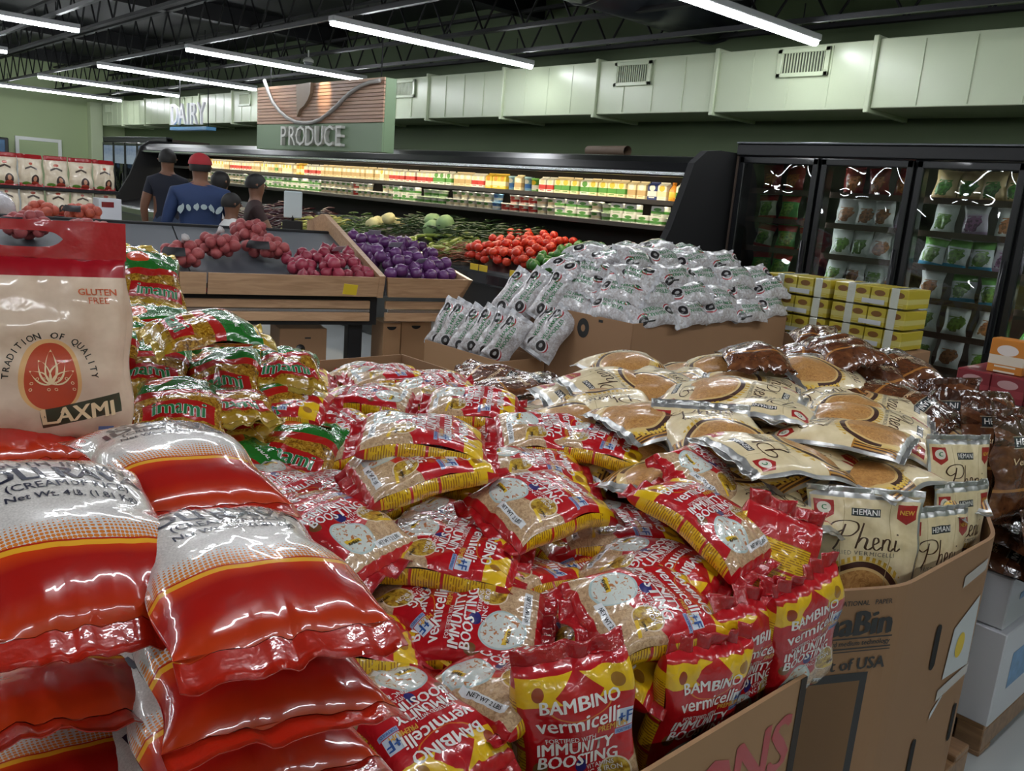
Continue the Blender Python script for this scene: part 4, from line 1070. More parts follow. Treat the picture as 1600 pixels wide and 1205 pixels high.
# ---- onions
def net_mat(name, a, b):
    g = Graph(name); x, y, z = g.sep(g.tc('Object')); n = g.noise(20, 2)
    net = ((x + y) * 900).sin().gt(.55).mx(((x - y + z) * 900).sin().gt(.55))
    g.set(Base_Color=g.mix(net * .7, g.ramp(n, [(.3, a), (.7, b)]), b), Roughness=.5); return g.mat
pink_net = net_mat('pink_net', srgb(122, 40, 48), srgb(176, 88, 88)); red_net = net_mat('red_net', srgb(140, 44, 36), srgb(196, 96, 74))
lab_m = mat('bag_label', srgb(34, 32, 36), .4, var=.8, vscale=40)
onion_ball = lump('onion', .037, (1, 1, .92), 3, .03, 12, 8); onion_ball.materials.append(pink_net)
def net_bag(loc, rz, sx, sy, sz, m, label, seed, group, tip=True):
    r = empty('onion_net_bag', loc, rz, label, 'onion bag', group)
    if group.endswith('slate bed'): r.rotation_euler = (.21 * math.cos(TRZ - rz), .0, rz); r.location.z += .015
    rg = random.Random(seed); got = []
    for tr in range(900):
        d = Vector((rg.gauss(0, 1), rg.gauss(0, 1), rg.gauss(0, 1))).normalized() * rg.random() ** .33
        p = Vector((d.x * (sx - .03), d.y * (sy - .03), max(.034, sz * .72 + d.z * (sz * .8 - .03))))
        if all((p - q).length > .05 for q in got): got.append(p)
    for p in got:
        o_ = link('onion', onion_ball, m, r); o_.location = p; o_.rotation_euler = (rg.uniform(0, 6), rg.uniform(0, 6), 0); k = rg.uniform(.9, 1.15); o_.scale = (k, k, k)
        o_.material_slots[0].link = 'OBJECT'; o_.material_slots[0].material = m
    if seed in (1, 3, 5, 7, 22):      # printed label on the side of the bag facing the aisle
        az = -1.0 - rz + TRZ - math.pi / 2 + .35; c0 = Vector((0, 0, sz * .72)); vs, fs = [], []
        for j in range(5):
            el = .15 + .5 * j / 4
            for i in range(7):
                t = az - .5 + 1.0 * i / 6
                vs.append(c0 + Vector((math.cos(t) * math.cos(el) * (sx + .016), math.sin(t) * math.cos(el) * (sy + .016), math.sin(el) * (sz * .8 + .016))))
        for j in range(4):
            for i in range(6): fs.append((j * 7 + i, j * 7 + i + 1, j * 7 + i + 8, j * 7 + i + 7))
        link('paper_label', MB().add(vs, fs, True).mesh('paper_label'), lab_m, r)
    if tip:
        MB().tube([(0, 0, sz * 1.4), (.01, .005, sz * 1.55), (.03, 0, sz * 1.7)], [.012, .014, .028], 7).build('gathered_neck', mat('clear_film', srgb(196, 190, 190), .3, coat=1), r)
    return r
gp = 'net bags of onions on the slate bed'
def onbed(x, y, lift=0): return T2W(x, y, .93 + (y - .06) * .218 + lift)
net_bag(onbed(-1.22, .30), .4, .17, .13, .115, pink_net, 'pink net bag of onions by the joint of the front boards', 1, gp)
net_bag(onbed(-.98, .55), .9, .16, .13, .11, pink_net, 'pink net bag of onions with a clear gathered neck, middle of the slate bed', 2, gp)
net_bag(onbed(-.66, .55), .6, .17, .13, .11, pink_net, 'net bag of onions with a black label leaning on the bed near the loose onions', 3, gp, False)
net_bag(onbed(-.72, .88), .2, .16, .13, .12, pink_net, 'pink net bag of onions lying uppermost against the slate bed', 4, gp, False)
net_bag(onbed(-2.1, .75), .2, .2, .15, .12, pink_net, 'net bag of onions behind the red-topped rice bag at the left', 5, gp, False)
net_bag(onbed(-1.75, .8), .1, .16, .13, .1, pink_net, 'small net bag of onions above the cut-out handle of the rice bag', 6, gp, False)
net_bag(onbed(-1.85, .2), .1, .16, .1, .09, pink_net, 'net bag of onions seen through the cut-out handle', 7, gp, False)
gp = 'net bags of onions on the rear ledge'
for i, (x, y, m, lab) in enumerate(((-2.55, 1.55, red_net, 'orange red net bag at the left end of the rear ledge'), (-2.05, 1.55, red_net, 'orange red net bag of onions right of the crumpled clear bag'), (-1.78, 1.6, red_net, 'orange red net bag with black label at the right of the rear ledge'))):
    net_bag(T2W(x, y, 1.16), .3 * i, .15, .12, .1, m, lab, 20 + i, gp, False)
cb = lump('clear_bag', .12, (1, 1, .8), 31, .22, 16, 10); cb.materials.append(mat('clear_crumple', srgb(200, 196, 200), .15, coat=1, bump=(30, .8)))
o = link('clear_bag', cb); o.location = T2W(-2.3, 1.55, 1.25); tag(o, 'crumpled clear plastic bag between the orange onion bags on the rear ledge', 'plastic bag')
onion_r = veg_mat('red_onion_skin', srgb(120, 24, 44), srgb(170, 60, 84), 8); onion_p = veg_mat('purple_onion_skin', srgb(62, 22, 66), srgb(112, 56, 124), 8)
def onion_mesh(s):
    mb = MB(); mb.lathe([(.004, -.036), (.02, -.035), (.036, -.02), (.042, .0), (.036, .022), (.02, .036), (.007, .046), (.003, .056)], 12); return mb.mesh('onion')
om_r = onion_mesh(1); om_r.materials.append(onion_r); om_p = onion_mesh(2); om_p.materials.append(onion_p)
rg = random.Random(8)
def draw_red():
    x, y = rg.uniform(-.56, -.07), rg.uniform(.08, .5); return onbed(x, y, .04 + rg.random() * .10 * (1 - abs(x + .3) / .4))
def draw_purple():
    x, y = rg.uniform(.07, .58), rg.uniform(.08, 1.05); return T2W(x, y, .93 + y * .19 + .02 + rg.random() * .14 * max(.15, 1 - abs(y - .55) * .9) * (1 - abs(x - .28)))
for p in spaced(rg, 46, draw_red, .066):
    o = link('red_onion', om_r); o.location = p; o.rotation_euler = (rg.uniform(-1, 1), rg.uniform(-1, 1), rg.uniform(0, 6)); s = rg.uniform(.85, 1.15); o.scale = (s, s, s)
    tag(o, 'loose red onion heaped at the front of the slate bed', 'onion', 'loose red onions')
for p in spaced(rg, 75, draw_purple, .074):
    o = link('purple_onion', om_p); o.location = p; o.rotation_euler = (rg.uniform(-1, 1), rg.uniform(-1, 1), rg.uniform(0, 6)); s = rg.uniform(.95, 1.25); o.scale = (s, s, s)
    tag(o, 'purple onion heaped in the short bin beyond the divider', 'onion', 'purple onions')
for i, (x, y, z) in enumerate(((.2, .85, 1.25), (.25, .5, 1.19), (.36, .25, 1.1), (-.2, .4, 1.15))):
    o = MB().cbox(-.05, .05, -.001, .001, -.03, .03, .001).build('paper_tag', mat('paper_tag', srgb(206, 206, 214), .4), loc=T2W(x, y, z), rot=(.9, 0, TRZ + .2 * i))
    tag(o, ['white paper tag highest on the purple onions', 'white paper tag midway on the purple onions', 'white paper tag lowest on the purple onions', 'white paper tag on the loose red onions'][i], 'tag', 'paper tags on the onions')
sc_ = empty('price_stand', T2W(-.2, 1.8, 1.16), .9, 'white card on a black stand by the shopper in brown', 'sign')
MB().cbox(-.075, .075, -.01, .01, .12, .34, .008).build('card', mat('card_white', srgb(196, 210, 214), .3), sc_)
MB().cbox(-.08, .08, -.03, .03, 0, .1, .006).build('base', black_m, sc_); MB().tube([(0, 0, .1), (0, 0, .14)], .012, 8).build('post', black_m, sc_)

# ---- far rice shelf at the left
RICE.update(W=.205, L=.26, T=.06)
rpre = [bag_mesh('rice_bag', RICE, 60 + i) for i in range(3)]
rk = empty('rice_rack', (-9.35, 2.2, 0), label='dark rack holding the two rows of cream rice bags', cat='rack')
for z in (1.08, 1.34): MB().cbox(-.25, .35, -.9, .62, z - .03, z, .004).build('shelf', black_m, rk)
for y in (-.88, .58): MB().cbox(-.25, -.2, y, y + .04, 0, 1.5, .004).build('upright', black_m, rk); MB().cbox(.28, .33, y, y + .04, 0, 1.08, .004).build('upright', black_m, rk)
for t in range(2):
    for i in range(6):
        y = 2.70 - i * .215
        q = quat_from((-.12, 0, 1), (1, rg.uniform(-.1, .1), .12))
        place_bag(RICE, (-9.06 + rg.uniform(-.01, .01) - .03 * t, y, 1.215 + .262 * t, *q), pre=rpre[(i + t) % 3], label='cream rice bag with printed figure, %s from the right, %s rack row' % (nth(i + 1), ('lower', 'upper')[t]), group='cream rice bags on the rack')
o = empty('white_carton', (-8.75, 2.62, 0), label='white carton standing in front of the right end of the rice rack', cat='box')
MB().cbox(-.1, .1, -.1, .1, 0, 1.28, .004).build('carton', mat('white_card', srgb(206, 208, 214), .5), o)
MB().box(.1005, .102, -.08, .03, 1.2, 1.25).build('printed_panel', INK['darkred'], o)

# ------------------------------------------------------------------ bins and pallets of the front row
def poly_bin(name, pts, z0, z1, m, label, t=.008):
    r = empty(name, (0, 0, 0), 0, label, 'cardboard bin')
    n = len(pts); c = Vector((sum(p[0] for p in pts) / n, sum(p[1] for p in pts) / n))
    inn = []
    for p in pts:
        d = (Vector(p) - c).normalized(); inn.append((p[0] - d.x * t * 1.3, p[1] - d.y * t * 1.3))
    for i in range(n):
        a, b, ia, ib = pts[i], pts[(i + 1) % n], inn[i], inn[(i + 1) % n]
        MB().add([(*a, z0), (*b, z0), (*b, z1), (*a, z1), (*ia, z0), (*ib, z0), (*ib, z1), (*ia, z1)],
                 [(0, 1, 2, 3), (5, 4, 7, 6), (3, 2, 6, 7), (0, 4, 5, 1), (0, 3, 7, 4), (1, 5, 6, 2)]).build('side_panel', m, r)
    MB().prism(inn, z0, z0 + .01).build('bottom_panel', m, r)
    return r
pal_m = wood_mat('pallet_wood', srgb(120, 88, 60), srgb(160, 122, 86), (1, 10, 10))
def pallet(x0, x1, y0, y1, label):
    r = empty('pallet', (0, 0, 0), 0, label, 'pallet')
    n = 6
    for i in range(n):
        ya = y0 + (y1 - y0 - .1) * i / (n - 1); MB().cbox(x0, x1, ya, ya + .1, .095, .115, .003).build('deck_board', pal_m, r)
    for x in (x0, (x0 + x1) / 2 - .04, x1 - .08): MB().cbox(x, x + .08, y0, y1, .018, .095, .003).build('stringer', pal_m, r)
    for ya in (y0, (y0 + y1) / 2 - .05, y1 - .1): MB().cbox(x0, x1, ya, ya + .1, 0, .018, .003).build('bottom_board', pal_m, r)
    return r
B1 = (-2.05, -.69, -.75, .52); B2 = (-2.05, -.69, .56, 1.475)
for (x0, x1, y0, y1), lab in ((B1, 'wooden pallet under the bin of rava bags'), (B2, 'wooden pallet under the bin of red vermicelli bags'), ((-1.9, -.68, 1.52, 2.62), 'wooden pallet under the bin of cream pouches'), ((-1.85, -.69, 2.73, 3.85), 'wooden pallet under the white boxes at the right')):
    pallet(x0 + .02, x1 - .01, y0 + .02, y1 - .02, lab)
rect = lambda b: [(b[0], b[2]), (b[1], b[2]), (b[1], b[3]), (b[0], b[3])]
poly_bin('cardboard_bin', rect(B1), .116, .74, kraft2, 'cardboard bin under the stacked rava bags at the near left')
rb = poly_bin('cardboard_bin', rect(B2), .116, .735, kraft2, 'cardboard bin of red vermicelli bags with dark red lettering on its side')
flat_text('printed_lettering', 'MELONS', .17, INK['red'], rb, (-.6885, 1.445, .605), (0, 1, 0), (0, 0, 1), bold=.015, spacing=.92, align='RIGHT')
MB().box(-.6885, -.688, 1.25, 1.40, .47, .545).build('white_panel', mat('print_white', srgb(200, 200, 196), .6), rb)
MB().box(-.6885, -.688, 1.452, 1.475, .116, .735).build('dark_corner_strip', mat('print_dark', srgb(50, 40, 34), .7), rb)
B3 = [(-1.62, 1.5), (-.80, 1.5), (-.66, 1.80), (-.66, 2.33), (-.80, 2.63), (-1.62, 2.63), (-1.9, 2.36), (-1.9, 1.77)]
# slightly rounded octagon corners
def rounded(pts, r=.05, k=3):
    out = []
    for i, p in enumerate(pts):
        a, b, c = Vector(pts[i - 1]), Vector(p), Vector(pts[(i + 1) % len(pts)])
        s, e = b + (a - b).normalized() * r, b + (c - b).normalized() * r
        for j in range(k + 1):
            t = j / k; q = s * (1 - t) ** 2 + b * 2 * t * (1 - t) + e * t * t; out.append((q.x, q.y))
    return out
pb = poly_bin('cardboard_bin', rounded(B3), .116, .85, kraft, 'octagonal brown cardboard bin printed ClimaBin, filled with cream pouches')
fd_ = Vector((.423, .906, 0)); fn = Vector((.906, -.423, 0)); fo = Vector((-.80, 1.5, 0)) + fn * .0025
def on_face(s, z): return fo + fd_ * s + Vector((0, 0, z))
flat_text('printed_lettering', 'ClimaBin', .080, INK['black'], pb, on_face(.312, .770), fd_, (0, 0, 1), bold=.03, align='RIGHT')
flat_text('printed_lettering', 'INTERNATIONAL   PAPER', .016, INK['black'], pb, on_face(.30, .820), fd_, (0, 0, 1), bold=.01, align='RIGHT')
flat_text('printed_lettering', 'ClimaGuard medium technology', .0165, INK['black'], pb, on_face(.312, .7265), fd_, (0, 0, 1), bold=.02, align='RIGHT')
flat_text('printed_lettering', 'Product of USA', .040, INK['black'], pb, on_face(.309, .675), fd_, (0, 0, 1), bold=.02, align='RIGHT')
def strip(s0, s1, z0, z1, m=None, name='printed_strip'):
    return MB().add([on_face(s0, z0), on_face(s1, z0), on_face(s1, z1), on_face(s0, z1)], [(0, 1, 2, 3)]).build(name, m or INK['black'], pb)
strip(.03, .316, .7365, .740); strip(.03, .316, .7125, .716); strip(.03, .316, .706, .7085)
strip(.1, .27, .635, .655); strip(.1, .118, .13, .635); strip(.252, .27, .13, .635)
strip(.118, .252, .15, .635, mat('window_brown', srgb(120, 88, 56), .6), 'printed_window')  # printed panel in one flat brown, darker than the card
dark = mat('hole_dark', srgb(14, 12, 11), .8)
def side_shape(pts, m, name):
    return MB().add([(-.6572, y, z) for y, z in pts], [tuple(range(len(pts)))]).build(name, m, pb)
slot = lambda y, z, h, w: [(y + w * math.cos(a), z + (h - w) * (1 if math.sin(a) > 0 else -1) + w * math.sin(a)) for a in [2 * math.pi * (i + .5) / 16 for i in range(16)]]
side_shape(slot(2.045, .628, .06, .016), dark, 'hand_slot'); side_shape(slot(2.277, .336, .056, .012), dark, 'hand_slot'); side_shape(slot(2.03, .33, .055, .014), dark, 'hand_slot')
side_shape([(2.135, .51), (2.30, .50), (2.29, .70), (2.15, .645)], mat('paper_white', srgb(196, 200, 202), .5), 'paper_sheet')
MB().add([(-.6562, 2.21 + .028 * math.cos(a), .583 + .035 * math.sin(a)) for a in [2 * math.pi * i / 16 for i in range(16)]], [tuple(range(16))]).build('yellow_sticker', yel_tag, pb)
side_shape([(2.12, .455), (2.31, .47), (2.31, .50), (2.12, .485)], mat('clear_tape', srgb(176, 164, 150), .2, coat=1), 'clear_tape')
side_shape([(2.15, .755), (2.29, .77), (2.29, .80), (2.15, .785)], mat('clear_tape', srgb(176, 164, 150), .2, coat=1), 'clear_tape')
side_shape([(2.10, .41), (2.16, .455), (2.16, .463), (2.10, .43)], mat('paper_white', srgb(196, 200, 202), .5), 'torn_patch')

# white boxes on the pallet behind the octagonal bin
wcard = mat('white_carton', srgb(198, 200, 206), .4, coat=.3, var=.05)
for (x0, x1, y0, y1, z0, z1, lab) in ((-1.25, -.69, 2.735, 3.27, .117, .43, 'lower white box, nearest on the pallet at the right'), (-1.25, -.69, 3.28, 3.82, .117, .43, 'lower white box, rear right on the pallet'), (-1.83, -1.26, 2.735, 3.27, .117, .43, 'lower white box, hidden left on the pallet'), (-1.83, -1.26, 3.28, 3.82, .117, .43, 'lower white box, rear left on the pallet'),
                                      (-1.22, -.71, 2.75, 3.27, .432, .60, 'upper white box, nearest on the pallet at the right'), (-1.22, -.71, 3.28, 3.8, .432, .60, 'upper white box, rear right on the pallet'), (-1.8, -1.24, 2.75, 3.8, .432, .60, 'upper long white box at the left on the pallet')):
    w = closed_box('white_box', x0, x1, y0, y1, z0, z1, wcard, lab, 'box')
    if x1 > -.75:
        MB().box(x1 + .0005, x1 + .001, y0 + .1, y1 - .12, z0 + .10, z1 - .09).build('blue_print', mat('print_blue', srgb(110, 150, 190), .5, var=.4, vscale=30), w)
MB_CAN = [None]
# ------------------------------------------------------------------ stacks in front of the freezers
yb = prod_mat('yellow_box', srgb(186, 168, 50), srgb(200, 190, 110), srgb(120, 80, 30)); film_m = mat('shrink_film', srgb(200, 204, 190), .15, coat=1, bump=(25, .5))
for t in range(3):
    for c in range(2):
        x0 = -3.10 + c * .49
        tr = empty('box_tray', (x0, 5.05, .88 + t * .125), 0, 'shrink-wrapped tray of yellow boxes, %s column, %s tier' % (('left', 'right')[c], ('lowest', 'middle', 'top')[t]), 'box tray', 'trays of yellow boxes before the freezers')
        for i in range(4): MB().cbox(i * .117 + .003, (i + 1) * .117 - .003, 0, .3, .003, .115, .004).build('yellow_box', yb, tr)
        for i in range(2): MB().cbox(.09 + i * .27, .14 + i * .27, -.003, .303, .0, .119, .003).build('shrink_film', film_m, tr)
        MB().cbox(.19, .33, -.006, -.002, .012, .04, .001).build('paper_label', mat('paper_white', srgb(196, 200, 202), .5), tr)
closed_box('cardboard_box', -3.12, -2.1, 5.04, 5.4, 0, .875, kraft, 'brown carton plinth under the trays of yellow boxes')
cans = prod_mat('red_tray', srgb(130, 44, 52), srgb(150, 60, 66), srgb(190, 150, 150))
for t, (z0, z1, m, lab) in enumerate(((.0, .62, wcard, 'tall white carton under the trays of red cans'), (.622, .735, cans, 'lower tray of red cans in front of the freezer'), (.737, .80, wcard, 'white shallow tray between the red can trays'), (.802, .86, wcard, 'second white shallow tray between the red can trays'), (.862, .985, cans, 'upper tray of red cans in front of the freezer'))):
    r = empty('can_tray', (-1.5, 4.2, 0), 0, lab, 'tray' if t else 'box')
    if m is cans:
        for i in range(6): MB().cbox(i * .15, i * .15 + .146, 0, .45, z0, z1, .006).build('can_pack', m, r)
    else: MB().cbox(0, .9, 0, .45, z0, z1, .004).build('carton', m, r)
ob = prod_mat('orange_box', srgb(206, 130, 50), srgb(226, 214, 196), srgb(230, 220, 214))
for i, (x, rz) in enumerate(((-1.32, .0), (-1.12, .25), (-.95, .1), (-.78, 0))):
    o = MB().cbox(-.075, .075, -.05, .05, 0, .155, .003).build('orange_carton', ob if i != 1 else prod_mat('white_side_box', srgb(206, 206, 204), srgb(150, 70, 50), srgb(200, 200, 200)), loc=(x, 4.3, .987), rot=(0, 0, rz))
    tag(o, ['orange snack carton at the left end on top of the can trays', 'snack carton with white printed side, second on the can trays', 'third orange snack carton on the can trays', 'orange snack carton at the right end on the can trays'][i], 'carton', 'snack cartons on the can trays')

# noodle bins
nb = carton_box('cardboard_bin', -3.95, -2.85, 3.44, 4.96, .0, 1.0, kraft, 'large brown carton under the pile of white noodle bags', 'cardboard bin')
MB().add([(-3.2 + .045 * math.cos(a), 3.4385, .92 + .055 * math.sin(a)) for a in [2 * math.pi * i / 18 for i in range(18)]], [tuple(range(18))]).build('printed_mark', INK['black'], nb)
MB().add([(-3.2 + .016 * math.cos(a), 3.438, .92 + .02 * math.sin(a)) for a in [2 * math.pi * i / 12 for i in range(12)]], [tuple(range(12))]).build('printed_mark', kraft, nb)
MB().box(-3.09, -3.06, 3.4385, 3.439, .97, .985).build('printed_mark', INK['black'], nb)
carton_box('cardboard_box', -4.18, -3.47, 3.08, 3.43, 0, .70, kraft2, 'lower brown carton holding the leaning white noodle bags')
# ------------------------------------------------------------------ resting places of the bags: x, y, z and quaternion
POSES = {'verm': {'A': (-1.422, 1.061, 1.076, 0.946, -0.012, 0.058, -0.319),
  'B': (-1.945, 0.97, 1.014, 0.938, 0.062, 0.017, -0.341),
  'C': (-1.368, 1.015, 1.026, 0.988, 0.087, 0.02, -0.129),
  'D': (-1.809, 1.078, 0.964, 0.99, 0.019, 0.139, 0.034),
  'E': (-1.335, 0.791, 0.951, 0.574, 0.068, 0.067, 0.813),
  'F': (-1.203, 1.219, 0.969, 0.997, 0.013, 0.073, -0.013),
  'G': (-1.216, 0.984, 0.897, 0.907, 0.0, 0.033, -0.42),
  'Hh': (-1.079, 0.927, 0.826, 0.392, 0.166, -0.128, 0.896),
  'I': (-0.858, 1.173, 0.888, 0.98, 0.001, 0.147, -0.137),
  'J': (-0.954, 1.453, 0.97, 0.647, 0.125, 0.136, 0.74),
  'K': (-1.098, 1.665, 0.979, 0.965, -0.082, 0.237, 0.084),
  'L': (-1.437, 1.64, 0.972, 0.878, -0.005, 0.073, -0.473),
  'N': (-1.529, 1.551, 0.985, 0.95, 0.001, 0.113, -0.29),
  'O': (-1.909, 1.601, 0.97, 0.93, 0.022, 0.056, -0.361),
  'P': (-2.287, 1.739, 0.929, 0.99, 0.08, 0.07, -0.096),
  'Q': (-2.52, 1.689, 0.917, 0.991, 0.036, 0.011, -0.129),
  'S': (-2.23, 1.437, 0.935, 0.358, 0.034, -0.041, 0.932),
  'T': (-1.431, 1.403, 0.944, 0.962, -0.016, 0.079, -0.262),
  'U': (-1.16, 1.431, 0.871, 0.954, 0.062, -0.005, -0.293),
  'R1': (-0.787, 0.922, 0.767, 0.582, 0.598, 0.337, 0.436),
  'R2': (-0.768, 1.205, 0.723, 0.513, 0.591, 0.482, 0.395),
  'R3': (-0.765, 1.345, 0.765, 0.49, 0.559, 0.488, 0.458),
  'R4': (-0.725, 1.475, 0.8, 0.456, 0.617, 0.442, 0.465),
  'W': (-0.974, 0.831, 0.652, 0.305, -0.25, 0.663, -0.636),
  'X2': (-0.845, 1.56, 0.86, 0.368, 0.348, -0.782, -0.362)},
 'rava': {'Ra': (-0.944, 0.239, 1.207, 0.695, 0.028, 0.143, 0.704),
  'Rb': (-0.827, 0.375, 1.184, 0.737, -0.031, 0.033, 0.674),
  'Rc': (-1.206, 0.447, 1.179, 0.726, -0.003, 0.044, 0.686),
  'Rd': (-1.696, 0.332, 1.118, 0.68, -0.033, 0.056, 0.73),
  'Re': (-0.973, 0.221, 1.032, 0.708, -0.168, -0.011, 0.686)},
 'pheni': {'Pa': (-1.302, 2.082, 1.102, 0.837, 0.064, 0.086, -0.536),
  'Pb': (-1.659, 1.984, 1.059, 0.113, 0.114, -0.009, 0.987),
  'Pc': (-1.582, 2.558, 1.084, 0.898, 0.078, 0.047, -0.43),
  'Pd': (-1.317, 2.62, 1.115, 0.967, -0.02, 0.154, -0.2),
  'Pe': (-1.135, 2.564, 1.062, 0.834, 0.045, 0.028, -0.549),
  'Pf': (-1.08, 2.087, 0.981, 0.942, 0.011, 0.029, -0.333),
  'Pg': (-1.124, 2.405, 1.021, 0.885, 0.019, -0.014, -0.464),
  'Ph': (-0.899, 2.211, 0.956, 0.929, 0.113, -0.046, 0.348),
  'Pl': (-1.723, 1.941, 1.007, 0.146, 0.119, 0.01, 0.982),
  'Pm': (-1.027, 2.687, 0.993, 0.945, 0.04, -0.039, 0.323),
  'Pn': (-0.871, 2.42, 0.939, 0.973, 0.106, -0.067, 0.195),
  'Po': (-1.929, 2.264, 1.069, 0.866, 0.04, -0.074, 0.494),
  'Pq': (-1.671, 2.517, 1.09, 0.96, 0.017, -0.065, 0.271),
  'P1': (-0.801, 1.878, 0.833, 0.695, 0.625, 0.223, 0.277),
  'P2': (-0.714, 2.078, 0.78, 0.575, 0.506, 0.457, 0.452),
  'P3': (-0.728, 2.255, 0.807, 0.56, 0.488, 0.476, 0.47),
  'P4': (-0.775, 2.345, 0.906, 0.602, 0.504, 0.431, 0.445),
  'Pi': (-1.23, 1.8, 0.955, 0.807, 0.507, 0.138, 0.269),
  'Pj': (-1.04, 1.83, 0.865, 0.77, 0.532, 0.205, 0.287)},
 'brown': {'b1': (-1.491, 2.425, 1.161, 0.932, 0.028, -0.067, 0.356),
  'b2': (-1.372, 2.792, 1.189, 0.878, 0.079, -0.061, 0.468),
  'b3': (-1.275, 3.055, 1.11, 0.815, 0.175, -0.013, 0.552),
  'b4': (-1.266, 2.852, 1.1, 0.853, 0.174, 0.052, 0.49),
  'b5': (-1.885, 3.546, 1.105, 0.934, 0.102, -0.06, 0.337),
  's1': (-1.021, 2.852, 0.974, 0.756, 0.636, -0.154, 0.013),
  's2': (-0.86, 2.765, 0.974, 0.672, 0.522, 0.335, 0.404),
  's3': (-0.749, 2.693, 0.955, 0.604, 0.513, 0.385, 0.472),
  's4': (-1.052, 2.7, 0.924, 0.741, 0.576, -0.344, -0.03)},
 'imami': {'m1': (-2.737, 0.951, 1.267, 0.681, 0.211, 0.34, 0.614),
  'm2': (-1.894, 0.773, 1.254, 0.995, 0.009, 0.088, -0.041),
  'm3': (-2.109, 0.717, 1.132, 0.826, 0.177, 0.107, 0.524),
  'm4': (-2.031, 0.868, 1.109, 0.833, 0.194, 0.082, 0.512),
  'm5': (-2.037, 1.044, 1.109, 0.83, 0.069, 0.068, 0.549),
  'm6': (-1.89, 0.712, 1.083, 0.822, 0.095, 0.068, 0.558),
  'm7': (-1.905, 0.838, 1.059, 0.803, 0.066, -0.011, 0.593),
  'm8': (-2.061, 0.658, 1.028, 0.813, 0.027, 0.087, 0.575),
  'm9': (-2.454, 0.767, 1.162, 0.795, 0.245, 0.047, 0.553)}}
# ------------------------------------------------------------------ bags in the front row
VL = dict(
 A='vermicelli bag crowning the red pile, yellow side toward the viewer', B='vermicelli bag lying long against the green noodle packets', C='vermicelli bag directly beneath the crowning one',
 D='vermicelli bag wedged left under the crowning one, white weight label showing', E='vermicelli bag beside the rava bag, IMMUNITY lettering running uphill', F='vermicelli bag in mid pile, bottom edge and bowls toward the viewer',
 G='vermicelli bag tucked under its neighbours with yellow top corner showing', Hh='vermicelli bag lying face up low in front, lettering sideways', I='vermicelli bag lying face up nearest the front right edge',
 J='vermicelli bag sliding down to the right on its yellow side', K='vermicelli bag resting against the cream pouches', L='vermicelli bag behind, its yellow top pointing at the cream pouches',
 N='vermicelli bag right behind the crowning one', O='vermicelli bag at the back centre with yellow side showing', P='vermicelli bag far back with a white bowl showing', Q='red vermicelli bag farthest back at the left',
 S='vermicelli bag at the back behind the long left one', T='vermicelli bag half buried right of the crowning one', U='vermicelli bag under the mid pile one, yellow side peeping out',
 R1='upright vermicelli bag at the bottom centre, lettering facing the viewer', R2='upright vermicelli bag at the front edge with yellow side and BAMBINO mark', R3='upright vermicelli bag squeezed third along the bin edge',
 R4='upright vermicelli bag at the far end of the bin edge', W='upside-down vermicelli bag at the bottom left of the red pile', X2='vermicelli bag with ruffled red seal before the cream pouches')
bend = dict(A=(0, .9), J=(0, 1.2), F=(.6, .9), I=(.8, .9), E=(.5, .8), B=(0, .4))
for i, (k, p) in enumerate(POSES['verm'].items()):
    bx, by = bend.get(k, (.3, .4))
    if k[0] in 'RW': bx, by = .3, .0
    place_bag(VERM, p, 100 + i, 'red and yellow ' + VL[k] if not VL[k].startswith('red') else VL[k], 'red vermicelli bags', bx=bx, by=by, fill=1.0)
rg = random.Random(5)
def fill(S, pre, n, xr, yr, zf, label, group, tilt=.2, face=None):
    for i in range(n):
        x, y = rg.uniform(*xr), rg.uniform(*yr)
        up = Vector((math.cos(a := rg.uniform(0, 6.28)), math.sin(a), rg.uniform(-tilt, tilt)))
        nn = Vector((rg.uniform(-tilt, tilt), rg.uniform(-tilt, tilt), 1))
        place_bag(S, (x, y, zf(x, y) + rg.uniform(-.02, .02), *quat_from(up, nn)), pre=pre[i % len(pre)], label=label, group=group)
vpre = [bag_mesh('vermicelli_bag', VERM, 300 + i, bx=.3, by=.5) for i in range(4)]
fl = 'red vermicelli bag buried in the lower layer of the pile'
for ix in range(5):
    for iy in range(4):
        x, y = -.93 - ix * .23, .70 + iy * .21
        zc = .80 + .035 * min(ix, 3) - .02 * (iy == 3)
        a = rg.uniform(-.4, .4) + (math.pi / 2 if (ix + iy) % 2 else 0)
        place_bag(VERM, (x, y, zc, *quat_from((math.cos(a), math.sin(a), rg.uniform(-.1, .1)), (rg.uniform(-.1, .2), rg.uniform(-.2, .1), 1))), pre=vpre[(ix * 3 + iy) % 4], label=fl, group='buried vermicelli bags')
for (x, y, z, a) in ((-1.62, .82, .93, .3), (-1.55, 1.3, .93, 1.0), (-1.75, 1.32, .95, 2.0), (-1.2, 1.5, .86, .4), (-1.45, 1.5, .89, .9), (-1.05, 1.06, .80, 1.4), (-.98, 1.33, .87, .2), (-1.75, 1.52, .9, .6)):
    place_bag(VERM, (x, y, z, *quat_from((math.cos(a), math.sin(a), 0), (rg.uniform(-.1, .2), rg.uniform(-.2, .1), 1))), pre=vpre[int(a * 10) % 4], label=fl, group='buried vermicelli bags')
poly_bin('cardboard_bin', [(-3.15, .96), (-2.1, .96), (-2.1, 2.2), (-3.15, 2.2)], .0, .86, kraft, 'cardboard bin behind the red pile, holding more vermicelli bags')
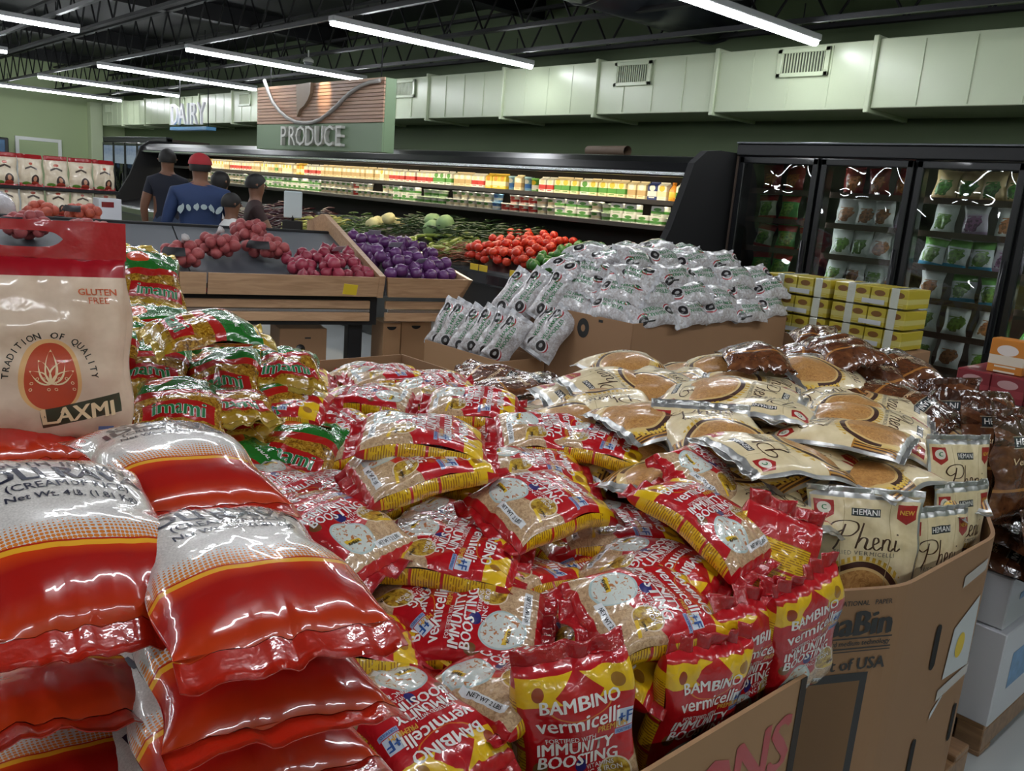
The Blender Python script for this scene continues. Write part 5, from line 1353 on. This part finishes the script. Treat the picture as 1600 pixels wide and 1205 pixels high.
for i, (x, y, a) in enumerate(((-2.25, 1.15, .3), (-2.5, 1.15, 1.0), (-2.75, 1.2, .1), (-2.3, 1.42, 1.5), (-2.6, 1.45, .5), (-2.85, 1.5, 1.1), (-2.3, 1.9, .2), (-2.6, 1.95, .9), (-2.9, 1.85, .4), (-2.05, 1.75, .9))):
    place_bag(VERM, (x, y, .845 + .02 * (i % 2), *quat_from((math.cos(a), math.sin(a), 0), (.1, -.1, 1))), pre=vpre[i % 4], label='red vermicelli bag in the bin behind the main pile', group='vermicelli bags in the rear bin')
for i, (x, y, z, a) in enumerate(((-2.35, 2.05, .93, .4), (-2.15, 2.0, .95, 1.2))):
    place_bag(BROWN, (x, y, z, *quat_from((math.cos(a), math.sin(a), 0), (.1, -.2, 1))), 470 + i, ['brown glossy pouch lying left among the far red bags', 'brown glossy pouch lying right at the far end of the red bags'][i], 'brown pouches at the back')

# rava bags
RL = dict(Ra='large rava bag at the left, RAVA lettering toward the viewer', Rb='rava bag lying front and centre with LI RAVA lettering', Rc='rava bag lying behind, uppermost beside the rice bag', Rd='rava bag at the far left edge under the rice bag', Re='rava bag under the large left one, orange end showing')
for i, (k, p) in enumerate(POSES['rava'].items()):
    place_bag(RAVA, p, 200 + i, 'white and red ' + RL[k], 'rava bags', bx=.5, by=[.3, .25, .3, .3, .3][i])
rpre2 = [bag_mesh('rava_bag', RAVA, 230 + i, bx=.4, by=.3) for i in range(3)]
zb = POSES['rava']['Rb']
for i in range(5):
    dx, dy = (.02, .01, .03, .0, .02)[i], (-.01, -.02, -.03, -.03, -.03)[i]
    place_bag(RAVA, (zb[0] + dx, zb[1] + dy, zb[2] - .075 * (i + 1), *quat_from((-1, .1 - .04 * i, -.02), (.03, .06, 1))), pre=rpre2[i % 3], label='white and red rava bag, %s below the centre one in its stack' % nth(i + 1), group='rava bags')
for i in range(4):
    place_bag(RAVA, (-.96 + .015 * i, .215 - .006 * i, 1.01 - .085 * (i + 1) + .02, *quat_from((-1, .03, -.1), (-.05, .12, 1))), pre=rpre2[(i + 1) % 3], label='white and red rava bag, %s down in the left stack under the orange-ended one' % nth(i + 1), group='rava bags')
for i, (x, y, z, a) in enumerate(((-1.22, .42, 1.08, 3.1), (-1.22, .42, 1.0, 3.2), (-1.22, .41, .92, 3.1), (-1.22, .4, .84, 3.15), (-1.30, .16, 1.07, 3.1), (-1.30, .16, .98, 3.2), (-1.3, .15, .89, 3.1), (-1.68, .36, 1.02, 3.15), (-1.68, .36, .94, 3.1), (-1.68, .36, .86, 3.1), (-1.62, .12, 1.02, 3.1), (-1.62, .12, .93, 3.1), (-1.62, .12, .84, 3.1))):
    place_bag(RAVA, (x, y, z, *quat_from((math.cos(a), math.sin(a), 0), (.02, .04, 1))), pre=rpre2[i % 3], label='white and red rava bag buried in the rear of the rava stack', group='buried rava bags')

# pheni pouches
PL = dict(Pa='cream pouch on top of the pile, pastry and gold stripes showing', Pb='cream pouch at the left of the pile with pastry disc showing', Pc='cream pouch high at the back with a silver front edge', Pd='cream pouch sloping down to the right below the brown pouches',
 Pe='cream pouch on the right with silver corner by the brown pouches', Pf='large cream pouch midway, brown pastry at its left end', Pg='cream pouch between the top right and midway ones, green round logo showing', Ph='cream pouch leaning behind the upright front one, silver right edge',
 Pl='cream pouch lowest at the left next to the red bags', Pm='small-looking cream pouch at the right below the silver-cornered one', Pn='cream pouch at the right end with striped side behind the upright ones', Po='cream pouch at the back left corner of the pile', Pq='cream pouch at the back centre of the pile',
 P1='upright cream pouch at the bin corner with Pheni lettering facing the viewer', P2='upright cream pouch just right of the corner one', P3='upright cream pouch third along the bin edge', P4='tall cream pouch standing at the right with a bent corner',
 Pi='cream pouch standing behind the red bags, Pheni lettering above its arc', Pj='cream pouch standing between the red bags and the corner one')
for i, (k, p) in enumerate(POSES['pheni'].items()):
    flat = k not in ('P1', 'P2', 'P3', 'P4', 'Pi', 'Pj')
    place_bag(PHENI, p, 400 + i, PL[k], 'cream pheni pouches', bx=.8 if flat else .3, by=.9 if flat else .15, fill=1.15 if flat else .75 if k in ('P2', 'P3') else .95)
ppre = [bag_mesh('pheni_pouch', PHENI, 450 + i, bx=.7, by=.6, fill=1.3) for i in range(4)]
fl = 'cream pheni pouch buried in the lower layers of its bin'
def pz_(x, y): return .90 + .16 * max(0, 1 - ((x + 1.25) / .75) ** 2) * max(0, 1 - ((y - 2.15) / .75) ** 2)
for i in range(7):
    for j in range(5):
        x, y = -.90 - i * .15 + rg.uniform(-.02, .02), 1.70 + j * .2 + rg.uniform(-.03, .03)
        if x > -1.0 and (y < 1.95 or y > 2.3): x -= .12
        a = rg.uniform(-.3, .3) + (math.pi / 2 if x > -1.0 else rg.choice((0, 1.6, 3.1)))
        place_bag(PHENI, (x, y, pz_(x, y) - .03 + rg.uniform(-.01, .01), *quat_from((math.cos(a), math.sin(a), 0), (rg.uniform(-.15, .25), rg.uniform(-.3, .1), 1))), pre=ppre[(i + j) % 4], label=fl, group='buried pheni pouches')
for i in range(4):
    for j in range(3):
        x, y = -1.0 - i * .2 + rg.uniform(-.04, .04), 1.85 + j * .25 + rg.uniform(-.04, .04)
        a = rg.uniform(0, 6.28)
        place_bag(PHENI, (x, y, pz_(x, y) + .03, *quat_from((math.cos(a), math.sin(a), 0), (rg.uniform(-.1, .2), rg.uniform(-.25, .1), 1))), pre=ppre[(i + j + 1) % 4], label=fl, group='buried pheni pouches')
for i in range(5):
    x, y = -1.55 - .05 * i, 1.75 + .18 * i
    place_bag(PHENI, (x, y, 1.0 + .01 * i, *quat_from((.4, .9, 0), (rg.uniform(-.1, .2), -.2, 1))), pre=ppre[i % 4], label=fl, group='buried pheni pouches')

# brown pouches
BL = dict(b1='brown glossy pouch flat at the back left of the cream pile', b2='brown glossy pouch flat below the yellow boxes', b3='brown glossy pouch at the right pointing to the red cans', b4='brown glossy pouch sloping beside the cream ones', b5='brown glossy pouch farthest back under the yellow boxes',
 s1='standing brown pouch with grey badge behind the bent cream one', s2='standing brown pouch with HEMANI badge facing right', s3='standing brown pouch at the right edge', s4='standing brown pouch left of the bent cream one')
for i, (k, p) in enumerate(POSES['brown'].items()): place_bag(BROWN, p, 500 + i, BL[k], 'brown vermicelli pouches', bx=.8, by=.7 if k[0] == 'b' else .1, fill=1.2)
bpre = [bag_mesh('brown_vermicelli_pouch', BROWN, 520 + i, bx=.6, by=.5, fill=1.3) for i in range(3)]
bl = 'brown glossy pouch in the heap on the white boxes'
closed_box('cardboard_box', -1.79, -.95, 2.97, 3.78, .602, .79, kraft, 'brown carton buried under the heap of brown pouches')
for i in range(6):
    for j in range(4):
        x, y = -.80 - i * .19 + rg.uniform(-.02, .02), 2.83 + j * .25
        for lay in range(4):
            a = rg.uniform(0, 6.28); z = .635 + .09 * lay + (.05 if i in (1, 2, 3) else 0)
            if lay == 3 and (i == 0 or j > 1): continue
            if i > 0 and j > 0 and lay < 2: continue      # a carton fills the middle of the stack
            place_bag(BROWN, (x + .02 * lay * (i == 0) * -1, y, z, *quat_from((math.cos(a), math.sin(a), 0), (rg.uniform(-.1, .3), rg.uniform(-.2, .1), 1))), pre=bpre[(i + j + lay) % 3], label=bl, group='heaped brown pouches')
for i, (x, y, z) in enumerate(((-.62, 2.72, .70), (-.61, 2.95, .70), (-.63, 3.2, .71), (-.64, 2.82, .84), (-.65, 3.1, .85))):
    place_bag(BROWN, (x, y, z, *quat_from((0, -.1, 1), (1, -.3, .3))), pre=bpre[i % 3], label='brown pouch facing out on the white boxes, %s along the right side' % nth(i + 1), group='brown pouches on the white boxes')
for x, y, z in ((-1.66, 3.2, 1.0), (-1.6, 3.05, 1.06), (-1.7, 3.25, 1.075)):
    place_bag(BROWN, (x, y, z, *quat_from((.8, .5, 0), (.05, -.15, 1))), pre=bpre[0], label=bl, group='heaped brown pouches')
for i in range(10):
    x, y = -1.1 - .11 * (i % 5), 2.52 + .16 * (i // 5)
    a = rg.uniform(0, 6.28)
    place_bag(BROWN, (x, y, 1.03 + .02 * (i % 3), *quat_from((math.cos(a), math.sin(a), 0), (.1, -.2, 1))), pre=bpre[i % 3], label='brown glossy pouch buried at the back of the cream pile', group='buried brown pouches')

# green noodle packets and their bin
poly_bin('cardboard_bin', [(-3.15, -.3), (-2.1, -.3), (-2.1, .93), (-3.15, .93)], 0, .9, kraft, 'cardboard bin under the green noodle packets')
IL = dict(m1='green noodle packet standing highest by the rice bag', m2='green and red noodle packet lying flat on top', m3='noodle packet under the flat top one, left', m4='noodle packet under the flat top one, right', m5='gold noodle packet at the right end with white back showing',
 m6='noodle packet in front with green imami lettering', m7='noodle packet at the front right behind the long red bag', m8='noodle packet at the lower left by the rice bag', m9='noodle packet behind the rice bag edge')
for i, (k, p) in enumerate(POSES['imami'].items()):
    place_bag(IMAMI, p, 600 + i, 'shiny ' + IL[k], 'green noodle packets', bx=.9, by=.9)
ipre = [bag_mesh('green_noodle_packet', IMAMI, 620 + i, bx=.8, by=.8) for i in range(3)]
for i in range(18):
    x, y = -1.78 - .16 * (i % 6), .62 + .17 * (i // 6) ; a = rg.uniform(1.6, 3.4)
    place_bag(IMAMI, (x, y, (.93, 1.0, 1.02, 1.04, 1.02, 1.0)[i % 6] + .02 * (i // 6), *quat_from((math.cos(a), math.sin(a), .1), (.35, -.2, 1))), pre=ipre[i % 3], label='shiny green noodle packet buried in its pile', group='buried noodle packets')
for i, (x, y, z) in enumerate(((-2.15, .62, 1.16), (-2.3, .8, 1.17), (-2.1, .5, 1.1), (-2.2, .98, 1.06))):
    place_bag(IMAMI, (x, y, z, *quat_from((-.8, .3, .4), (.5, -.15, .8))), pre=ipre[i % 3], label='shiny green noodle packet buried in its pile', group='buried noodle packets')

# red-topped rice bag with cut-out handle
def laxmi_material():
    g = Graph('rice_sack_film'); u, v = g.uv(); asp = .25 / .33
    col = g.ramp(g.noise(22, 3), [(.3, srgb(206, 178, 152)), (.7, srgb(226, 202, 178))])
    col = g.mix(v.gt(.90), col, srgb(160, 16, 30))
    col = g.mix(g.ell(u, v, .52, .37, .21, .26 * asp), col, srgb(226, 176, 116))
    col = g.mix(g.ell(u, v, .525, .365, .178, .24 * asp), col, srgb(190, 70, 40))
    col = g.mix(g.rect(u, v - (u - .5) * .18, .46, .95, .085, .19), col, srgb(60, 62, 44))
    col = g.mix(g.rect(u, v, .80, .9, .0, .08), col, srgb(90, 130, 190))
    g.film(col, .35, .8, .2, 9.0, .08); return g.mat
LAX = dict(name='rice_sack', cat='rice bag', W=.25, L=.33, T=.10, gusset=.35, m=3.0, p=3.0, lump=.004, wrinkle=.006, waist=.03, corner=.006, nf=26, ny=34, seal_bottom=.015, seal_top=0, seal_mat=mat('sack_seal', srgb(206, 178, 152), .4, coat=.6))
LAX['mats'] = [laxmi_material(), INK['black'], INK['cream'], INK['orange']]
def petal(cx, cy, ang, ln, w):
    pts = []
    for i in range(13):
        t = i / 12; pts.append((t * ln, w * math.sin(math.pi * t ** .8)))
    o = np.array(pts); lo = o.copy(); lo[:, 1] *= -1
    inner = o * [1, .72] + [ln * .04, 0]; inner[:, 0] = np.minimum(inner[:, 0], ln * .93)
    V_ = np.concatenate([o, inner, lo, inner * [1, -1]]); f = []
    for i in range(12): f.append((i, i + 13, i + 14, i + 1)); f.append((i + 26, i + 27, i + 40, i + 39))
    c, s = math.cos(ang), math.sin(ang)
    return V_ @ np.array([[c, s], [-s, c]]) + [cx, cy], f
dec(LAX, (arc_text('TRADITION OF QUALITY', .0155, 0, 0, .073, 178, 2, .01), .006, -.045, 1), (text2d('LAXMI', .040, .02, .1), .045, -.112, 2, 0, .14),
    *[(petal(0, 0, math.radians(a), l, w), .008, -.058, 2) for a, l, w in ((90, .062, .014), (60, .050, .012), (120, .050, .012), (32, .046, .010), (148, .046, .010))],
    *[(arc_text('oooooo', .012, 0, 0, .016, 200, -20), .008 + sx, -.062, 2) for sx in (-.02, .02)],
    (text2d('GLUTEN', .016, .012), .084, .105, 3), (text2d('FREE', .016, .0), .084, .090, 3))
lx = place_bag(LAX, (-1.62, .385, 1.275, *quat_from((-.03, .0, 1), (.93, -.36, .12))), 700, 'cream rice bag with red top and cut-out handle standing at the left', None)
mb = MB(); n = 48; Wd, Hh_ = .25, .066
for side in (0, 1):
    vs, fs = [], []
    for i in range(n + 1):
        x = -Wd / 2 + Wd * i / n; q = abs(x + .035) / .058
        hz = .014 * math.sqrt(max(0, 1 - q ** 4)) if q < 1 else 0
        yo = .006 * math.sin(x * 30) + (.0006 if side else -.0006)
        for z in (0, .034 - hz, .034 + hz, Hh_): vs.append((x, z + .158, yo))
    for i in range(n):
        a = 4 * i
        for k in (0, 2):
            q = (a + k, a + 4 + k, a + 5 + k, a + 1 + k); fs.append(q if side else q[::-1])
    mb.add(vs, fs, True)
mb.build('handle_band', mat('red_film', srgb(168, 14, 30), .22, coat=1.0, bump=(22, .25)), lx)

# white noodle bags
npre = [bag_mesh('noodle_bag', NOODLE, 800 + i, bx=1.0, by=.4) for i in range(5)]
cnt = 0
rows = [(1.05, -2.86, 3.50, 5), (1.135, -2.95, 3.52, 5), (1.22, -3.04, 3.56, 5), (1.30, -3.2, 3.62, 4)]
for r, (z, x, y, n) in enumerate(rows):
    for i in range(n):
        up = (rg.uniform(-.15, .1), 1, rg.uniform(-.08, .08)) if (i + r) % 3 else (rg.uniform(-.15, .1), -1, rg.uniform(-.08, .08))
        place_bag(NOODLE, (x + rg.uniform(-.03, .03), y + .13 + .29 * i + .05 * (r % 2), z + rg.uniform(-.012, .012), *quat_from(up, (.75, rg.uniform(-.3, .1), .65))), pre=npre[(i * 2 + r) % 5], label='white noodle bag, %s from the left in the %s row of the pile' % (nth(i + 1), ('bottom', 'second', 'third', 'top')[r]), group='white noodle bags')
for r, (z, y) in enumerate(((1.05, 3.50), (1.14, 3.56), (1.22, 3.62))):
    for i in range(2):
        place_bag(NOODLE, (-3.05 - .3 * i, y, z, *quat_from((1, .1, rg.uniform(-.05, .05)), (.1, -.75, .65))), pre=npre[(i + r + 2) % 5], label='white noodle bag on the left end of the pile, %s layer, %s' % (nth(r + 1), ('near', 'far')[i]), group='white noodle bags')
for i in range(4):
    for j in range(3):
        place_bag(NOODLE, (-3.32 - .17 * j, 3.75 + .3 * i, 1.31 + rg.uniform(-.02, .03) - .03 * j + .05 * (j == 1), *quat_from((rg.uniform(-.3, .3), 1, .05), (.25, -.15, 1))), pre=npre[(i + j) % 5], label='white noodle bag on top of the pile behind the front rows', group='noodle bags on top')
for i in range(4):
    for j in range(2):
        place_bag(NOODLE, (-3.25 - .2 * j, 3.65 + .3 * i, 1.12 + .1 * j, *quat_from((0, 1, .05), (.25, -.15, 1))), pre=npre[(i + j) % 5], label='white noodle bag buried inside the pile', group='buried noodle bags')
for i, (x, y, z, lx_, lab) in enumerate(((-4.10, 3.18, .80, -.35, 'first'), (-3.98, 3.16, .81, -.2, 'second'), (-3.84, 3.16, .80, .1, 'third'), (-3.75, 3.18, .81, .15, 'fourth'), (-3.66, 3.20, .80, .15, 'fifth'), (-3.56, 3.2, .80, .2, 'sixth'))):
    place_bag(NOODLE, (x, y, z, *quat_from((.35 + lx_ * .3, .25, .9), (.55, -.8, .15))), pre=npre[i % 5], label='white noodle bag leaning in the lower carton, %s from the left' % lab, group='leaning noodle bags')
for i, (x, y, z) in enumerate(((-3.78, 3.42, 1.03), (-3.62, 3.42, 1.05), (-3.46, 3.44, 1.06), (-3.42, 3.36, .88), (-3.35, 3.36, .87))):
    place_bag(NOODLE, (x, y, z, *quat_from((.35, .3, .9), (.5, -.8, .3))), pre=npre[(i + 2) % 5], label='white noodle bag leaning against the pile, %s from the left' % nth(i + 1), group='leaning noodle bags')

# ------------------------------------------------------------------ shoppers
skin_m = mat('skin_brown', srgb(120, 82, 62), .5); hair_m = mat('hair_black', srgb(20, 17, 16), .6)
def skinned(edges, pts, rad, sub=2):
    me = bpy.data.meshes.new('s'); me.from_pydata(pts, edges, []); o = bpy.data.objects.new('s', me); COL.objects.link(o)
    sk = o.modifiers.new('skin', 'SKIN'); sb = o.modifiers.new('sub', 'SUBSURF'); sb.levels = sub; sb.render_levels = sub
    for v, r in zip(me.skin_vertices[0].data, rad): v.radius = r if isinstance(r, tuple) else (r, r)
    me.skin_vertices[0].data[0].use_root = True
    dg_ = bpy.context.evaluated_depsgraph_get(); ev = o.evaluated_get(dg_); out = bpy.data.meshes.new_from_object(ev)
    bpy.data.objects.remove(o); bpy.data.meshes.remove(me)
    return out
def person(loc, rz, H, label, top, bottom, sleeve, hair='short', cap=None, lean=0.0, arms=None, slim=1.0, print_m=None, shoe=None):
    s = H / 1.75; r = empty('person', loc, rz, label, 'person', None)
    L_ = lambda x, y, z: (x * s, (y + lean * max(0, z - .95)) * s, (z - .18 * lean * max(0, z - .95)) * s)   # faces +y locally
    arms = arms or {}
    P, E, Rr, zone = [], [], [], []
    def add(p, rad, par=None, zn=0):
        P.append(L_(*p)); Rr.append(tuple(q * s for q in (rad if isinstance(rad, tuple) else (rad, rad)))); zone.append(zn)
        if par is not None: E.append((par, len(P) - 1))
        return len(P) - 1
    k = slim
    pel = add((0, 0, .95), (.165 * k, .12 * k), None, 'b')
    wst = add((0, 0, 1.1), (.15 * k, .11 * k), pel, 't'); ch = add((0, .0, 1.3), (.18 * k, .125 * k), wst, 't'); nk0 = add((0, 0, 1.44), (.12 * k, .09 * k), ch, 't')
    nk = add((0, .01, 1.51), .055, nk0, 's'); hd0 = add((0, .02, 1.58), (.075, .085), nk, 's'); hd = add((0, .02, 1.67), (.082, .098), hd0, 's'); tp = add((0, .01, 1.735), (.055, .065), hd, 's')
    for sx in (-1, 1):
        sh = add((sx * .17 * k, 0, 1.41), .07 * k, nk0, 't')
        el, wr_ = arms.get(sx, ((sx * .25, -.02, 1.12), (sx * .24, .08, .88)))
        e_ = add(el, .048, sh, 't' if sleeve == 'long' else 's'); w_ = add(wr_, .033, e_, 't' if sleeve == 'long' else 's')
        d = (Vector(wr_) - Vector(el)).normalized()
        side = d.cross(Vector((sx, 0, 0))); side = side.normalized() if side.length > .1 else Vector((0, 1, 0))
        pm = Vector(wr_) + d * .07; pa = add(tuple(pm), (.036, .02), w_, 's')
        for q, (off, ln) in enumerate(((-.026, .062), (-.009, .072), (.009, .068), (.026, .052))):
            b0 = pm + d * .03 + side * off; f1 = add(tuple(b0 + d * .02), .0095, pa, 's'); add(tuple(b0 + d * ln + Vector((-sx * .015, 0, 0))), .007, f1, 's')
        t1 = add(tuple(Vector(wr_) + d * .035 + side * .04), .011, w_, 's'); add(tuple(Vector(wr_) + d * .075 + side * .055), .008, t1, 's')
        hp = add((sx * .09, 0, .88), .095 * k, pel, 'b'); kn = add((sx * .1, .015, .5), .065, hp, 'b'); an = add((sx * .1, -.01, .1), .042, kn, 'b')
        ft = add((sx * .11, .06, .045), (.042, .035), an, 'h'); add((sx * .12, .16, .035), (.038, .026), ft, 'h')
    me = skinned(E, P, Rr)
    slots = {'s': 0, 't': 1, 'b': 2, 'h': 3}
    for m in (skin_m, top, bottom, shoe or hair_m): me.materials.append(m)
    pts = np.array(P); segs = [(np.array(P[a]), np.array(P[b]), zone[a], zone[b]) for a, b in E]
    for f in me.polygons:
        c = np.array(f.center); best, bz = 9, 's'
        for a, b, za, zb_ in segs:
            ab = b - a; t = min(1, max(0, (c - a) @ ab / (ab @ ab + 1e-9))); d_ = np.linalg.norm(a + ab * t - c)
            if d_ < best: best, bz = d_, (za if t < (.5 if not (za == 't' and zb_ == 's') else .45) else zb_)
        f.material_index = slots[bz]; f.use_smooth = True
    link('body', me, None, r)
    hc = Vector(L_(0, .02, 1.655))
    # face: eyes, nose, mouth, ears
    MB().tube([hc + Vector((0, .085, .01)) * s, hc + Vector((0, .112, -.018)) * s, hc + Vector((0, .09, -.03)) * s], [.008 * s, .014 * s, .006 * s], 8).build('nose', skin_m, r)
    for sx in (-1, 1):
        MB().tube([hc + Vector((sx * .08, -.005, .02)) * s, hc + Vector((sx * .094, -.012, .005)) * s, hc + Vector((sx * .082, 0, -.03)) * s], [.008 * s, .014 * s, .007 * s], 7).build('ear', skin_m, r)
        MB().tube([hc + Vector((sx * .018, .093, .012)) * s, hc + Vector((sx * .044, .086, .012)) * s], .006 * s, 6).build('eye', hair_m, r)
    MB().tube([hc + Vector((-.022, .088, -.058)) * s, hc + Vector((.022, .088, -.058)) * s], .004 * s, 6).build('mouth', hair_m, r)
    # hair
    hm = MB(); seg = 18; vs, fs = [], []
    low = {'short': .62, 'long': .95}[hair]
    for j in range(9):
        t = math.pi * low * j / 8
        for i in range(seg):
            p = 2 * math.pi * i / seg; front = max(0, math.sin(p))
            tt = t * (1 - .42 * front) if hair == 'short' else t * (1 - .5 * front)
            x, y, z = math.sin(tt) * math.cos(p) * .096, math.sin(tt) * math.sin(p) * .112 - .008, math.cos(tt) * .112
            if hair == 'long' and j > 5 and front < .3: z -= .03 * (j - 5)
            vs.append(hc + Vector((x, y, z + .01)) * s)
    for j in range(8):
        for i in range(seg): fs.append((j * seg + i, (j + 1) * seg + i, (j + 1) * seg + (i + 1) % seg, j * seg + (i + 1) % seg))
    hm.add(vs, fs, True).build('hair', hair_m, r)
    if cap:
        cm = MB(); vs, fs = [], []
        for j in range(7):
            t = math.pi * .5 * j / 6
            for i in range(seg):
                p = 2 * math.pi * i / seg; vs.append(hc + Vector((math.sin(t) * math.cos(p) * .104, math.sin(t) * math.sin(p) * .12 - .004, math.cos(t) * .105 + .03)) * s)
        for j in range(6):
            for i in range(seg): fs.append((j * seg + i, (j + 1) * seg + i, (j + 1) * seg + (i + 1) % seg, j * seg + (i + 1) % seg))
        cm.add(vs, fs, True).build('cap', cap, r)
        MB().add([hc + Vector((.075 * math.cos(a) * q, .10 + .085 * math.sin(a) * q, .03 - .012 * q + dz)) * s for dz in (0, .006) for q in (.55, 1) for a in [math.pi * i / 8 for i in range(9)]],
                 [(i, i + 1, i + 10, i + 9) for i in range(8)] + [(18 + i, 27 + i, 28 + i, 19 + i) for i in range(8)] + [(9 + i, 10 + i, 28 + i, 27 + i) for i in range(8)], True).build('cap_peak', cap, r)
    if print_m:
        xs_ = [-.17, -.105, -.04, .025, .09, .155]
        for i, x in enumerate(xs_):
            pm = MB(); c0 = Vector(L_(x, -.135 + .25 * x * x, 1.31 - .03 * (abs(x) / .17)))
            kx, kz, sh_ = (.026, .02, .024, .028, .022, .026)[i], (.040, .030, .030, .024, .034, .036)[i], (.3, -.2, .1, 0, -.4, .5)[i]
            pm.add([c0 + Vector(((kx * math.cos(a) + sh_ * kz * math.sin(a)) * s, 0, kz * math.sin(a) * (1 if i % 2 else 1 - .3 * math.cos(3 * a)) * s)) + Vector((0, dy, 0)) for dy in (-.012, .03) for a in [2 * math.pi * q / 10 for q in range(10)]],
                   [tuple(range(10)), tuple(range(10, 20))[::-1]] + [(q, (q + 1) % 10, 10 + (q + 1) % 10, 10 + q) for q in range(10)]).build('back_patch', print_m, r)
    return r
navy = mat('navy_tee', srgb(20, 24, 40), .8, var=.15); jean = mat('jeans', srgb(52, 66, 92), .8, var=.15, vscale=30); blue = mat('blue_jacket', srgb(26, 48, 88), .75, var=.15, vscale=10)
redc = mat('red_cloth', srgb(150, 24, 34), .7); wtee = mat('white_tee', srgb(212, 212, 210), .8); brn = mat('brown_top', srgb(52, 34, 34), .8); khaki = mat('khaki', srgb(176, 160, 140), .8); patch = mat('patch_pale', srgb(170, 186, 190), .7)
AW = math.radians(70)   # turned away from the viewer
person((-10.2, 3.72, 0), AW - .1, 1.80, 'man in a dark navy tee and jeans seen from behind by the far freezers', navy, jean, 'short', arms={1: ((.27, .06, 1.15), (.22, .26, 1.25))})
person((-7.75, 3.12, 0), AW, 1.74, 'person in a blue jacket with pale back patches and a red cap', blue, redc, 'long', cap=redc, lean=.12, arms={-1: ((-.3, .0, 1.12), (-.24, .16, .92)), 1: ((.3, .02, 1.12), (.2, .2, 1.0))}, slim=1.22, print_m=patch)
person((-7.3, 3.2, 0), AW - 1.2, 1.42, 'child in a white tee standing beside the blue jacket', wtee, jean, 'short', slim=.8)
person((-8.75, 3.72, 0), AW - .9, 1.60, 'dark haired person in a white top half hidden behind the child', wtee, khaki, 'short', hair='long', slim=.9)
person((-7.85, 3.68, 0), AW - 1.5, 1.60, 'person in a dark brown top and pale trousers turned to the right', brn, khaki, 'short', slim=.9, arms={1: ((.2, .15, 1.15), (.12, .35, 1.15))})
